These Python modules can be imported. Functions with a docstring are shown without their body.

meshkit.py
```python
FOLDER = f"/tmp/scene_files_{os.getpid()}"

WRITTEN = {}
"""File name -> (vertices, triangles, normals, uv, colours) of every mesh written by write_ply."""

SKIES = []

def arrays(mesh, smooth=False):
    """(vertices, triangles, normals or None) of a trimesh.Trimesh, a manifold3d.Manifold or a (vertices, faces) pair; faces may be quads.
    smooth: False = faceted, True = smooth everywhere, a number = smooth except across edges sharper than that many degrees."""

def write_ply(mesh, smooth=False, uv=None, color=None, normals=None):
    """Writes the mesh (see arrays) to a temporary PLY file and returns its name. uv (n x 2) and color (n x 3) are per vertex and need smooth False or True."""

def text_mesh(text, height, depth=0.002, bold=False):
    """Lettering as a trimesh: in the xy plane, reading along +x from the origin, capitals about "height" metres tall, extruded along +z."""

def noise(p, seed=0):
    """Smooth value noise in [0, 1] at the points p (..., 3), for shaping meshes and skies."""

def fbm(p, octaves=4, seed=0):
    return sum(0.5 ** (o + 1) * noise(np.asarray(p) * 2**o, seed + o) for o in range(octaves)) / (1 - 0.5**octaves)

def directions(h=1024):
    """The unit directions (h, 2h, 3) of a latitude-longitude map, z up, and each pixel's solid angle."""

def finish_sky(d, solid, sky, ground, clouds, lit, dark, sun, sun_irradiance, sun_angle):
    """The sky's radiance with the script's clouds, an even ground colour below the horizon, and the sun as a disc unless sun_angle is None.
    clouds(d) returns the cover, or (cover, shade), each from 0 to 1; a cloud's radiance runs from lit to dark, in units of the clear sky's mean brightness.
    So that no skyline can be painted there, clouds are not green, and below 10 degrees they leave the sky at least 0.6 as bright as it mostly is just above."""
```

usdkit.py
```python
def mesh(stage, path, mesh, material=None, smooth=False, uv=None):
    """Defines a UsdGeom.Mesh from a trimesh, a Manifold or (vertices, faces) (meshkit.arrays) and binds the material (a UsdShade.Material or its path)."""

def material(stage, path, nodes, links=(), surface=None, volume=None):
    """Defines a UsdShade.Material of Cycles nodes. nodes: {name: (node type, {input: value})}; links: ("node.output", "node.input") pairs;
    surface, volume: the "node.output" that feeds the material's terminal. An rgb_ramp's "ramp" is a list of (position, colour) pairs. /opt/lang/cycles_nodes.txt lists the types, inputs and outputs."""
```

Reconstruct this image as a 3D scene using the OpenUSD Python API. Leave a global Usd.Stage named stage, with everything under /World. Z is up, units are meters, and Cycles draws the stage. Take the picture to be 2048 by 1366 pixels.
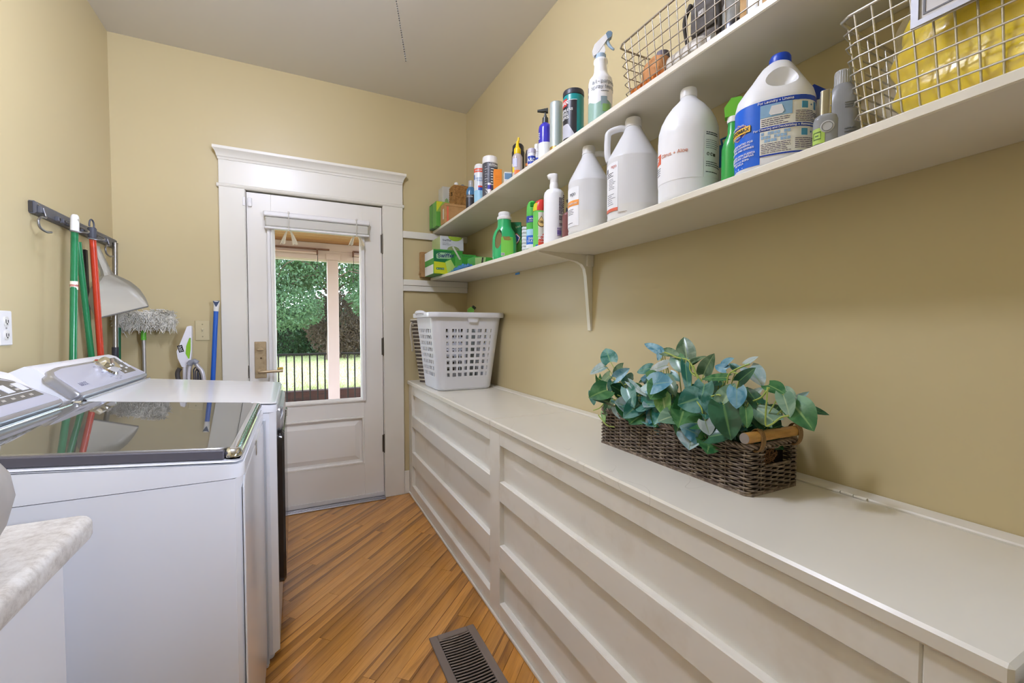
import math, random, numpy as np, trimesh, usdkit, meshkit
from pxr import Usd, UsdGeom, UsdLux, UsdShade, Gf, Sdf, Vt
from shapely.geometry import Polygon, LineString, box as sbox
from shapely.ops import unary_union
from shapely import affinity
import manifold3d as m3

stage = Usd.Stage.CreateInMemory()
UsdGeom.SetStageUpAxis(stage, 'Z'); UsdGeom.SetStageMetersPerUnit(stage, 1.0)
world = UsdGeom.Xform.Define(stage, '/World'); stage.SetDefaultPrim(world.GetPrim())
UsdGeom.Scope.Define(stage, '/World/Looks')
A = np.array; PI = math.pi
rng = np.random.default_rng(7)

# ---------------------------------------------------------------- camera
CAM = A([0, -3.2182, 1.2291]); F_PX = 874.2
YAW, PITCH, ROLL = 0.4609, -0.0327, 0.0005
_cy, _sy = math.cos(YAW), math.sin(YAW)
_w = A([_sy*math.cos(PITCH), _cy*math.cos(PITCH), math.sin(PITCH)]); _r = A([_cy, -_sy, 0]); _u = np.cross(_r, _w)
_r2 = math.cos(ROLL)*_r + math.sin(ROLL)*_u; _u2 = -math.sin(ROLL)*_r + math.cos(ROLL)*_u
cam = UsdGeom.Camera.Define(stage, '/World/camera')
cam.CreateHorizontalApertureAttr(36.0); cam.CreateVerticalApertureAttr(36.0*1366/2048)
cam.CreateFocalLengthAttr(36.0*F_PX/2048); cam.CreateClippingRangeAttr((0.02, 500.0)); cam.CreateExposureAttr(0.36)
_m = np.eye(4); _m[0, :3], _m[1, :3], _m[2, :3], _m[3, :3] = _r2, _u2, -_w, CAM
cam.AddTransformOp().Set(Gf.Matrix4d(*_m.ravel().tolist()))

# ---------------------------------------------------------------- light
def lin(c):
    if isinstance(c, str):
        c = c.lstrip('#'); c = [int(c[i:i+2], 16)/255 for i in (0, 2, 4)]
    return tuple(x/12.92 if x <= 0.04045 else ((x+0.055)/1.055)**2.4 for x in c)
dome = UsdLux.DomeLight.Define(stage, '/World/sky'); dome.CreateIntensityAttr(1.0)
usdkit.material(stage, '/World/Looks/sky', {
    'sky': ('sky_texture', {'sky_type': 'multiple_scattering', 'sun_disc': False, 'sun_elevation': 0.95, 'sun_rotation': 4.0}),
    'tc': ('texture_coordinate', {}),
    'n': ('noise_texture', {'scale': 2.2, 'detail': 6.0, 'roughness': 0.6}),
    'cl': ('rgb_ramp', {'ramp': [(0.35, (0, 0, 0)), (0.62, (1, 1, 1))]}),
    'mx': ('mix_color', {'b': (6.0, 6.2, 6.5)}),
    'bg': ('background_shader', {'strength': 0.6})},
    [('tc.generated', 'n.vector'), ('n.fac', 'cl.fac'), ('cl.color', 'mx.fac'), ('sky.color', 'mx.a'), ('mx.result', 'bg.color')], surface='bg.background')
UsdShade.MaterialBindingAPI.Apply(dome.GetPrim()).Bind(UsdShade.Material.Get(stage, '/World/Looks/sky'))
sun = UsdLux.DistantLight.Define(stage, '/World/sun'); sun.CreateAngleAttr(0.6); sun.CreateIntensityAttr(44.0); sun.CreateColorAttr((1, 0.95, 0.86))
# the sun stands high behind the trees' left shoulder and lights the lawn
_s = UsdGeom.Xformable(sun); _s.AddRotateXYZOp().Set((-28, 14, 0))
# daylight from an out-of-view window behind the camera, aimed at the left wall
unseen_win = UsdLux.RectLight.Define(stage, '/World/window_daylight'); unseen_win.CreateWidthAttr(1.6); unseen_win.CreateHeightAttr(1.0); unseen_win.CreateIntensityAttr(72.0); unseen_win.CreateColorAttr((0.92, 1.02, 1.34))
unseen_win.AddTranslateOp().Set((2.4, -5.75, 1.9)); unseen_win.AddRotateXYZOp().Set((90, 0, 34))
# ceiling lamp with the pull chain, out of view above the picture, placed to light the side walls
LAMP = (-0.15, -1.95, 2.70)
lamp = UsdLux.SphereLight.Define(stage, '/World/lamp_glow'); lamp.CreateRadiusAttr(0.11); lamp.CreateIntensityAttr(76.0); lamp.CreateColorAttr((0.95, 1.02, 1.32)); lamp.AddTranslateOp().Set(LAMP)
# ---------------------------------------------------------------- materials
def M(name, c='#808080', rough=0.5, metal=0.0, noise=None, bump=None, coat=0.0, extra=None, trans=0.0, ior=1.45, stretch=None, alpha=None, sss=0.0):
    """noise=(scale, other colour, low, high): patches of another colour; bump=(scale, strength, distance)."""
    p = {'base_color': lin(c), 'roughness': rough, 'metallic': metal, 'coat_weight': coat, 'coat_roughness': 0.08, 'transmission_weight': trans, 'ior': ior}
    if sss: p.update({'subsurface_weight': sss, 'subsurface_scale': 0.01, 'subsurface_radius': (1, 1, 1)})
    if alpha is not None: p['alpha'] = alpha
    if extra: p.update(extra)
    nodes, links = {'p': ('principled_bsdf', p)}, []
    if noise or bump:
        nodes['g'] = ('texture_coordinate', {}); nodes['mp'] = ('mapping', {'scale': stretch or (1, 1, 1)}); links.append(('g.object', 'mp.vector'))
    if noise:
        nodes['n'] = ('noise_texture', {'scale': noise[0], 'detail': 5.0, 'roughness': 0.6})
        nodes['rp'] = ('rgb_ramp', {'ramp': [(noise[2], lin(c)), (noise[3], lin(noise[1]))]})
        links += [('mp.vector', 'n.vector'), ('n.fac', 'rp.fac'), ('rp.color', 'p.base_color')]
    if bump:
        nodes['nb'] = ('noise_texture', {'scale': bump[0], 'detail': 4.0}); nodes['b'] = ('bump', {'strength': bump[1], 'distance': bump[2]})
        links += [('mp.vector', 'nb.vector'), ('nb.fac', 'b.height'), ('b.normal', 'p.normal')]
    return usdkit.material(stage, '/World/Looks/'+name, nodes, links, surface='p.BSDF')
_flat = {}
def C(c, rough=0.4, metal=0.0):
    k = f"plain_{c.lstrip('#').lower()}_{int(rough*100)}_{int(metal*100)}"
    if k not in _flat: _flat[k] = M(k, c, rough, metal)
    return _flat[k]
def pane(name, tint=(1, 1, 1), refl=1.0):
    return usdkit.material(stage, '/World/Looks/'+name, {'t': ('transparent_bsdf', {'color': tint}), 'gl': ('glossy_bsdf', {'color': (refl,)*3, 'roughness': 0.0}),
        'f': ('fresnel', {'IOR': 1.5}), 'g': ('geometry', {}), 'k': ('math', {'math_type': 'subtract', 'value1': 1.0}), 'x': ('math', {'math_type': 'multiply'}), 'm': ('mix_closure', {})},
        [('g.backfacing', 'k.value2'), ('f.fac', 'x.value1'), ('k.value', 'x.value2'), ('x.value', 'm.fac'), ('t.BSDF', 'm.closure1'), ('gl.BSDF', 'm.closure2')], surface='m.closure')

# ---------------------------------------------------------------- prims
_used = {}
def uniq(parent, name):
    k = (str(parent), name); n = _used.get(k, 0); _used[k] = n+1
    return f'{parent}/{name}' + (f'_{n:03d}' if n else '')
def keys(prim, label=None, cat=None, group=None, kind=None):
    for k, v in (('label', label), ('category', cat), ('group', group), ('kind', kind)):
        if v: prim.SetCustomDataByKey(k, v)
    return prim
def path_of(p): return '/World' if p is None else (p if isinstance(p, str) else str(p.GetPath()))
def thing(name, label=None, cat=None, loc=(0, 0, 0), rz=0.0, group=None, kind=None):
    x = UsdGeom.Xform.Define(stage, uniq('/World', name)); x.AddTranslateOp().Set(Gf.Vec3d(*map(float, loc)))
    if rz: x.AddRotateZOp().Set(float(rz))
    return keys(x.GetPrim(), label, cat, group, kind)
def put(name, mesh, mat, parent=None, smooth=35, label=None, cat=None, group=None, kind=None):
    m = usdkit.mesh(stage, uniq(path_of(parent), name), mesh, mat, smooth=smooth)
    return keys(m.GetPrim(), label, cat, group, kind)
def copy_of(src, loc, rz=0.0, label=None, group=None):
    d = dict(src.GetCustomData()); nm = src.GetName()
    x = UsdGeom.Xform.Define(stage, uniq('/World', nm)); p = x.GetPrim()
    p.GetReferences().AddInternalReference(src.GetPath())
    x.ClearXformOpOrder(); x.AddTranslateOp(opSuffix='own').Set(Gf.Vec3d(*map(float, loc)))
    if rz: x.AddRotateZOp(opSuffix='own').Set(float(rz))
    p.SetInstanceable(True)
    return keys(p, label or d.get('label'), d.get('category'), group or d.get('group'))

# ---------------------------------------------------------------- meshes
def cat(*ms): return trimesh.util.concatenate([m for m in ms if m is not None])
def hull(pts):
    m = m3.Manifold.hull_points(np.asarray(pts, float)).to_mesh()
    return trimesh.Trimesh(m.vert_properties[:, :3], m.tri_verts, process=False)
def box(x0, x1, y0, y1, z0, z1, b=0.0):
    x0, x1 = min(x0, x1), max(x0, x1); y0, y1 = min(y0, y1), max(y0, y1); z0, z1 = min(z0, z1), max(z0, z1)
    if b <= 0:
        m = trimesh.creation.box((x1-x0, y1-y0, z1-z0)); m.apply_translation(((x0+x1)/2, (y0+y1)/2, (z0+z1)/2)); return m
    pts = []
    for x, sx in ((x0, 1), (x1, -1)):
        for y, sy in ((y0, 1), (y1, -1)):
            for z, sz in ((z0, 1), (z1, -1)):
                pts += [(x, y+sy*b, z+sz*b), (x+sx*b, y, z+sz*b), (x+sx*b, y+sy*b, z)]
    return hull(pts)
def loft(rings, cap=True, closed_u=True):
    """rings: k x n x 3; skin between successive rings, fans at the ends."""
    R = np.asarray(rings, float); k, n = R.shape[:2]
    i, j = np.meshgrid(np.arange(k-1), np.arange(n if closed_u else n-1), indexing='ij'); j2 = (j+1) % n
    a, b, c, d = (i*n+j).ravel(), (i*n+j2).ravel(), ((i+1)*n+j2).ravel(), ((i+1)*n+j).ravel()
    f = [np.stack([a, b, c], 1), np.stack([a, c, d], 1)]; v = R.reshape(-1, 3)
    if cap:
        for ring, base, flip in ((R[0], 0, True), (R[-1], (k-1)*n, False)):
            v = np.vstack([v, ring.mean(0)]); q = len(v)-1; s = np.arange(n); t = (s+1) % n
            f.append(np.stack([base+t, base+s, np.full(n, q)], 1) if flip else np.stack([base+s, base+t, np.full(n, q)], 1))
    return trimesh.Trimesh(v, np.vstack(f), process=False)
def sup(a, b, e, n=48, cx=0.0, cy=0.0, z=0.0):
    t = np.arange(n)*2*PI/n; c, s = np.cos(t), np.sin(t)
    return np.stack([cx+a*np.sign(c)*np.abs(c)**(2/e), cy+b*np.sign(s)*np.abs(s)**(2/e), np.full(n, z)], 1)
def body(secs, n=48):
    """secs: (z, a, b, e[, cx, cy]) superellipse sections from the foot up."""
    return loft([sup(s[1], s[2], s[3], n, *(s[4:6] if len(s) > 4 else (0, 0)), z=s[0]) for s in secs])
def lathe(prof, n=32): return body([(z, max(r, 1e-5), max(r, 1e-5), 2) for r, z in prof], n)
def tube(pts, r, n=8, closed=False, cap=True):
    p = np.asarray(pts, float); k = len(p); r = np.broadcast_to(r, (k,))
    t = (np.roll(p, -1, 0)-np.roll(p, 1, 0)) if closed else np.gradient(p, axis=0)
    t /= np.linalg.norm(t, axis=1, keepdims=True)+1e-12
    a = np.cross(t[0], (0, 0, 1.0) if abs(t[0][2]) < 0.9 else (1.0, 0, 0)); a /= np.linalg.norm(a); fr = []
    for q in t:
        a = a-q*np.dot(a, q); a /= np.linalg.norm(a)+1e-12; fr.append((a, np.cross(q, a)))
    ang = np.arange(n)*2*PI/n
    R = [p[i]+r[i]*(np.cos(ang)[:, None]*fr[i][0]+np.sin(ang)[:, None]*fr[i][1]) for i in range(k)]
    return loft(R+[R[0]], cap=False) if closed else loft(R, cap=cap)
def cyl(p0, p1, r0, r1=None, n=24): return tube([p0, p1], [r0, r0 if r1 is None else r1], n)
def curve(pts, k=24):
    """Catmull-Rom through pts."""
    p = np.asarray(pts, float); q = np.vstack([2*p[0]-p[1], p, 2*p[-1]-p[-2]]); out = []
    m = max(2, k//(len(p)-1))
    for i in range(len(p)-1):
        a, b, c, d = q[i:i+4]
        for t in np.linspace(0, 1, m, endpoint=False): out.append(0.5*(2*b+(c-a)*t+(2*a-5*b+4*c-d)*t*t+(3*b-a-3*c+d)*t**3))
    return A(out+[p[-1]])
def prism(poly, h, plane='xy', at=0.0):
    """extrude a 2-D polygon by h from `at` along the third axis. plane xz: (x,z) along +y; yz: (y,z) along +x."""
    if not hasattr(poly, 'exterior') and not hasattr(poly, 'geoms'): poly = Polygon(poly)
    m = cat(*[trimesh.creation.extrude_polygon(g, h, engine='earcut') for g in getattr(poly, 'geoms', [poly])])
    v = m.vertices.copy()
    if plane == 'xz': v = np.stack([v[:, 0], at+v[:, 2], v[:, 1]], 1); m = trimesh.Trimesh(v, m.faces[:, ::-1], process=False)
    elif plane == 'yz': v = np.stack([at+v[:, 2], v[:, 0], v[:, 1]], 1); m = trimesh.Trimesh(v, m.faces, process=False)
    else: v[:, 2] += at; m = trimesh.Trimesh(v, m.faces, process=False)
    return m
def move(m, d=(0, 0, 0), rx=0, ry=0, rz=0, s=None):
    m = m.copy()
    if s is not None: m.apply_scale(s)
    for ang, ax in ((rx, (1, 0, 0)), (ry, (0, 1, 0)), (rz, (0, 0, 1))):
        if ang: m.apply_transform(trimesh.transformations.rotation_matrix(math.radians(ang), ax))
    m.apply_translation(d); return m
def frame(m, o, ex, ey):
    """map mesh xy-plane onto the plane at o with axes ex, ey; z goes along ex x ey."""
    ex = A(ex, float)/np.linalg.norm(ex); ey = A(ey, float)/np.linalg.norm(ey); T = np.eye(4); T[:3, 0], T[:3, 1], T[:3, 2], T[:3, 3] = ex, ey, np.cross(ex, ey), o
    m = m.copy(); m.apply_transform(T); return m
def grid(fn, u, v):
    """sheet of fn(u, v) with its rim turned back, so it is no bare plane; fn(u, v, off)."""
    u, v = np.asarray(u), np.asarray(v)
    U = np.concatenate([[u[0]], u, [u[-1]]]); Vv = np.concatenate([[v[0]], v, [v[-1]]])
    o = np.zeros((len(Vv), len(U))); o[0] = o[-1] = -1; o[:, 0] = o[:, -1] = -1
    P = A([[fn(uu, vv, -0.0012 if o[j, i] < 0 else 0.0) for i, uu in enumerate(U)] for j, vv in enumerate(Vv)])
    return loft(P, cap=False, closed_u=False)
class Wrap:
    """the side of a body(secs): point at angle (degrees) and height, pushed out by off."""
    def __init__(s, secs): s.s = [tuple(q)+(0, 0)*(len(q) < 5) for q in secs]; s.z = [q[0] for q in s.s]
    def sec(s, z): return [np.interp(z, s.z, [q[k] for q in s.s]) for k in (1, 2, 3, 4, 5)]
    def at(s, deg, z, off=0.0):
        a, b, e, cx, cy = s.sec(z); t = math.radians(deg); c, q = math.cos(t), math.sin(t)
        # direction-true superellipse radius
        r = (abs(c/a)**e+abs(q/b)**e)**(-1/e)+off
        return A([cx+r*c, cy+r*q, z])
    def patch(s, a0, a1, z0, z1, off=0.0008, nu=None, nv=6):
        nu = nu or max(3, int(abs(a1-a0)/7)); return grid(lambda u, v, o: s.at(u, v, off+o), np.linspace(a0, a1, nu), np.linspace(z0, z1, nv))
    def word(s, text, deg, z, h, off=0.0012, bold=False, depth=0.0004):
        """letters centred on the angle deg, standing at height z, reading left to right seen from outside"""
        t = meshkit.text_mesh(text, h, depth=depth, bold=bold); v = t.vertices.copy(); v[:, 0] -= (v[:, 0].min()+v[:, 0].max())/2
        a, b = s.sec(z)[:2]; R = (a+b)/2
        return trimesh.Trimesh(A([s.at(deg+math.degrees(x/R), z+y, off+zz) for x, y, zz in v]), t.faces, process=False)
    def ruled(s, a0, a1, z0, z1, n, off=0.0014, seed=1, h=0.4):
        """fine print: n rows of short dashes"""
        r = random.Random(seed); out = []; dz = (z1-z0)/n
        for i in range(n):
            a = a0; end = a0+(a1-a0)*r.uniform(0.6, 1.0); z = z1-(i+0.5)*dz
            while (a1-a0)*(end-a) > 0:
                w = r.uniform(0.06, 0.22)*(a1-a0); q = a+w
                if abs(q-a0) > abs(end-a0): q = end
                out.append(s.patch(a, q, z-dz*h/2, z+dz*h/2, off, nu=3, nv=2)); a = q+0.025*(a1-a0)
        return cat(*out)
def flat_text(text, h, o, ex, ey, depth=0.0006, bold=False, center=False):
    t = meshkit.text_mesh(text, h, depth=depth, bold=bold)
    if center: t.apply_translation((-(t.bounds[0][0]+t.bounds[1][0])/2, 0, 0))
    return frame(t, o, ex, ey)
def noise_push(m, amp, scale, seed=0):
    m = m.copy(); m.vertices = m.vertices+m.vertex_normals*((meshkit.fbm(m.vertices*scale, 3, seed)-0.5)*2*amp)[:, None]; return m
def base_of(t):
    x = UsdGeom.Xformable(t).GetOrderedXformOps(); return A(x[0].Get()) if x else A([0, 0, 0])
def pw(name, mesh, mat, t, sub=None, **k):
    """a part given in world coordinates (of thing t, or of its part sub)"""
    mesh = mesh.copy(); mesh.apply_translation(-base_of(t)); return put(name, mesh, mat, sub if sub is not None else t, **k)
def rnd(poly, r): return poly.buffer(-r, quad_segs=6).buffer(r, quad_segs=6)
def ring(poly, n):
    e = poly.exterior if hasattr(poly, 'exterior') else poly; c = A(poly.centroid.coords[0]); P = A(e.coords)[:-1]
    if Polygon(P).exterior.is_ccw is False: P = P[::-1]
    i = int(np.argmax((P-c)[:, 0]-.7*np.abs((P-c)[:, 1]))); P = np.vstack([P[i:], P[:i], P[i:i+1]]); L = LineString(P)
    return A([L.interpolate(s, normalized=True).coords[0] for s in np.arange(n)/n])
def puff(poly, levels, n=96):
    """plan outline lofted through (inset, height) levels: rounded slabs."""
    R = []
    for ins, z in levels:
        q = ring(poly.buffer(-ins, quad_segs=6) if ins else poly, n); R.append(np.column_stack([q, np.full(n, z)]))
    return loft(R)
def rrect(x0, x1, y0, y1, r): return rnd(sbox(min(x0, x1), min(y0, y1), max(x0, x1), max(y0, y1)), r)
# ---------------------------------------------------------------- the room
XL, XR, ZC, YB = -0.9102, 1.2046, 2.868, -4.65
wallm = M('wall_paint', '#c8b88d', 0.38, bump=(60, 0.05, 0.002))
ceilm = M('ceiling_paint', '#dedad2', 0.6, bump=(50, 0.04, 0.002))
trimm = M('trim_paint', '#e5e1d6', 0.3, bump=(25, 0.04, 0.003))
benchm = M('bench_paint', '#e9e5da', 0.28, noise=(5, '#dcd4c4', 0.55, 0.8), bump=(18, 0.05, 0.004))
S = dict(kind='structure')
# floor: diagonal oak strips, each a board of its own
wood = usdkit.material(stage, '/World/Looks/oak_boards', {
    'g': ('geometry', {}), 'oi': ('object_info', {}), 'wn': ('white_noise_texture', {'dimensions': '1D'}),
    'vr': ('vector_rotate', {'rotate_type': 'z_axis', 'angle': -PI/4}),
    'off': ('vector_math', {'math_type': 'multiply_add', 'vector2': (7.0, 3.0, 5.0)}),
    'mp': ('mapping', {'scale': (1.1, 9.0, 1.0)}),
    'n': ('noise_texture', {'scale': 1.6, 'detail': 5.0, 'roughness': 0.6, 'distortion': 1.3}),
    'mp2': ('mapping', {'scale': (5.0, 120.0, 1.0)}), 'n2': ('noise_texture', {'scale': 1.0, 'detail': 3.0}),
    'wv': ('wave_texture', {'wave_type': 'bands', 'bands_direction': 'y', 'profile': 'saw', 'scale': 0.35, 'distortion': 5.0, 'detail': 2.0, 'detail_scale': 0.8}),
    'rw': ('rgb_ramp', {'ramp': [(0.0, lin('#b98649')), (0.5, lin('#b07c3c')), (0.8, lin('#9c6c34')), (1.0, lin('#7a5226'))]}),
    'rn': ('rgb_ramp', {'ramp': [(0.32, (0.52, 0.47, 0.43)), (0.42, (0.8, 0.77, 0.74)), (0.55, (1, 1, 1)), (0.75, (1.1, 1.08, 1.05))]}),
    'rp': ('rgb_ramp', {'ramp': [(0.32, (0.66, 0.6, 0.54)), (0.5, (1, 1, 1))]}),
    'm1': ('mix_color', {'blend_type': 'multiply', 'fac': 0.7}), 'm2': ('mix_color', {'blend_type': 'multiply', 'fac': 0.5}),
    'hs': ('hsv', {'hue': 0.5, 'saturation': 1.05}), 'vv': ('map_range', {'to_min': 1.2, 'to_max': 1.55}),
    'p': ('principled_bsdf', {'roughness': 0.3, 'coat_weight': 0.9, 'coat_roughness': 0.16}), 'b': ('bump', {'strength': 0.12, 'distance': 0.002})},
    [('oi.random', 'wn.w'), ('g.position', 'vr.vector'), ('wn.color', 'off.vector1'), ('vr.vector', 'off.vector3'), ('off.vector', 'mp.vector'), ('mp.vector', 'n.vector'), ('mp.vector', 'wv.vector'),
     ('off.vector', 'mp2.vector'), ('mp2.vector', 'n2.vector'), ('wv.fac', 'rw.fac'), ('n.fac', 'rn.fac'), ('n2.fac', 'rp.fac'), ('rw.color', 'm1.a'), ('rn.color', 'm1.b'),
     ('m1.result', 'm2.a'), ('rp.color', 'm2.b'), ('m2.result', 'hs.color'), ('oi.random', 'vv.value'), ('vv.result', 'hs.value'), ('hs.color', 'p.base_color'), ('n2.fac', 'b.height'), ('b.normal', 'p.normal')], surface='p.BSDF')
floor = thing('floor', 'honey oak strip floor laid diagonally with a glossy finish', 'floor', **S)
put('subfloor', box(XL-.1, XR+.1, YB-.1, .1, -.08, -.019), C('#3a2a1c', .8), floor)
room = sbox(XL-.02, YB-.02, XR+.02, .03); bw = .0575
q = random.Random(3); d1 = A([1, 1])/2**.5; d2 = A([-1, 1])/2**.5
pc = A([.5, -1.5]); p0 = pc@d2
for i in range(-50, 51):
    c = p0+i*bw; s = -8+q.random()*2
    while s < 6:
        L = q.choice([.5, .7, .9, 1.2, 1.5, 1.8]); g = .0006
        qd = Polygon([d1*(s+g)+d2*(c+g), d1*(s+L-g)+d2*(c+g), d1*(s+L-g)+d2*(c+bw-g), d1*(s+g)+d2*(c+bw-g)]).intersection(room)
        s += L
        if qd.area > 1e-4 and qd.geom_type == 'Polygon': put('plank', prism(qd, .018, 'xy', -.0185+q.uniform(0, .0004)), wood, floor, smooth=False)
ceiling = put('ceiling', box(XL-.1, XR+.1, YB-.1, .14, ZC, ZC+.1), ceilm, label='flat off-white ceiling', cat='ceiling', **S)
DX0, DX1, DZ1 = -.265, .567, 2.088
wl = put('wall_left', box(XL-.1, XL, YB-.1, .14, -.08, ZC), wallm, label='beige wall behind the washer and dryer', cat='wall', **S)
wr = put('wall_right', prism(sbox(YB-.1, -.08, .14, ZC).difference(sbox(-4.35, 1.33, -3.25, 2.35)), .1, 'yz', XR), wallm, smooth=False, label='beige wall carrying the two long shelves', cat='wall', **S)
wb = put('wall_back', prism(sbox(XL, -.08, XR, ZC).difference(sbox(DX0-.012, -.1, DX1+.012, DZ1+.012)), .14, 'xz', 0), wallm, smooth=False, label='beige far wall with the glazed door', cat='wall', **S)
put('wall_front', box(XL, XR, YB-.1, YB, -.08, ZC), wallm, smooth=False, label='beige wall behind the viewer', cat='wall', **S)
# unseen window in the right wall, sized to let daylight onto the left wall
w1 = thing('window_1', 'white framed window in the right wall behind the viewer', 'window', **S)
for a in ((-4.35, -4.3, 1.33, 2.35), (-3.3, -3.25, 1.33, 2.35), (-4.3, -3.3, 1.33, 1.38), (-4.3, -3.3, 2.3, 2.35)): put('frame', box(XR+.02, XR+.09, a[0], a[1], a[2], a[3], .003), trimm, w1)
put('pane', box(XR+.056, XR+.06, -4.3, -3.3, 1.38, 2.3), pane('unseen_window_glass'), w1, smooth=False)

# door casing: flat boards, a bead and a crowned head
def board(name, x0, x1, z0, z1, d=.02, parent=None, label=None, y1=0.0, b=.002): return put(name, box(x0, x1, -d, y1, z0, z1, b), trimm, parent, label=label, **({} if parent is not None else dict(cat='trim', **S)))
t = thing('trim_1', 'cream door casing with side boards, bead and crowned head', 'trim', **S)
board('casing_board', -.404, -.268, 0, 2.088, parent=t); board('casing_board', .569, .708, 0, 2.088, parent=t)
board('head_board', -.404, .709, 2.106, 2.256, parent=t)
put('bead', cat(tube([(-.414, -.012, 2.097), (.718, -.012, 2.097)], .0125, 10), box(-.414, .718, -.012, 0, 2.085, 2.109)), trimm, t)
crown = [(0, 2.25), (-.024, 2.25), (-.026, 2.262), (-.031, 2.268), (-.033, 2.278), (-.040, 2.292), (-.050, 2.302), (-.054, 2.306), (-.054, 2.322), (0, 2.322)]
cr = prism(crown, 1.108, 'yz', -.404); v = cr.vertices  # returned ends follow the profile
for k in range(len(v)):
    ext = max(0, -v[k, 1]-.02)*.75
    v[k, 0] += -ext if v[k, 0] < 0 else ext
put('crown', cr, trimm, t, smooth=20)
for nm, x0, x1, z0, z1 in (('jamb', -.277, -.265, 0, 2.1), ('jamb', .567, .579, 0, 2.1), ('jamb', -.277, .579, 2.088, 2.1)): put(nm, box(x0, x1, -.001, .139, z0, z1), trimm, t)
for x0, x1, z0, z1 in ((-.265, -.25, 0.05, 2.088), (.552, .567, .05, 2.088), (-.265, .567, 2.07, 2.088)): put('stop', box(x0, x1, .056, .075, z0, z1), trimm, t)
# shelf ledgers on the far wall and the stub of baseboard
t = thing('trim_2', 'cream ledger board on the far wall under the upper shelf', 'trim', **S); board('ledger', .708, XR-.001, 1.876, 1.925, .02, t)
t = thing('trim_3', 'cream double ledger board on the far wall under the lower shelf', 'trim', **S); board('ledger', .708, XR-.001, 1.533, 1.575, .026, t); board('ledger', .708, XR-.001, 1.492, 1.533, .02, t)
board('baseboard_back', .708, .746, 0, .168, .016, label='short cream baseboard between door casing and bench')
board('baseboard_back', XL+.001, -.405, 0, .168, .016, label='cream baseboard left of the door behind the appliances')
put('baseboard_left', box(XL, XL+.016, YB, -.02, 0, .168, .003), trimm, label='cream baseboard along the left wall behind the appliances', cat='baseboard', **S)

# ---------------------------------------------------------------- the door
door = thing('door_1', 'cream back door with a tall glass pane and one raised lower panel', 'door', **S)
Y0, Y1 = .006, .05
dm = M('door_paint', '#e9e5dd', 0.32, bump=(30, 0.03, 0.002))
sx0, sx1 = -.262, .564
for a in ((sx0, -.128, .012, 2.078), (.432, sx1, .012, 2.078)): put('stile', box(a[0], a[1], Y0, Y1, a[2], a[3], .0015), dm, door)
for a in ((1.895, 2.078), (.600, .712), (.012, .262)): put('rail', box(-.128, .432, Y0, Y1, a[0], a[1], .0015), dm, door)
def rim(x0, x1, z0, z1, prof):
    """picture-frame moulding round a rectangle: prof = (inset, y) pairs."""
    R = [A([(x0+i, y, z0+i), (x1-i, y, z0+i), (x1-i, y, z1-i), (x0+i, y, z1-i)]) for i, y in prof]
    return loft(R, cap=False)
put('glazing_bead', cat(rim(-.135, .439, .705, 1.902, [(0, Y0), (.003, Y0-.010), (.012, Y0-.012), (.018, Y0-.006), (.024, Y0), (.028, Y0+.016)])), dm, door, smooth=25)
put('glass_pane', box(-.118, .422, .026, .031, .715, 1.9), pane('door_glass'), door, smooth=False)
put('raised_panel', cat(rim(-.128, .432, .262, .600, [(0, Y0), (.004, Y0-.006), (.012, Y0-.006), (.018, Y0+.012), (.030, Y0+.014), (.062, Y0+.004)]), box(-.066, .370, Y0+.004, Y1-.01, .324, .538)), dm, door, smooth=20)
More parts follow.
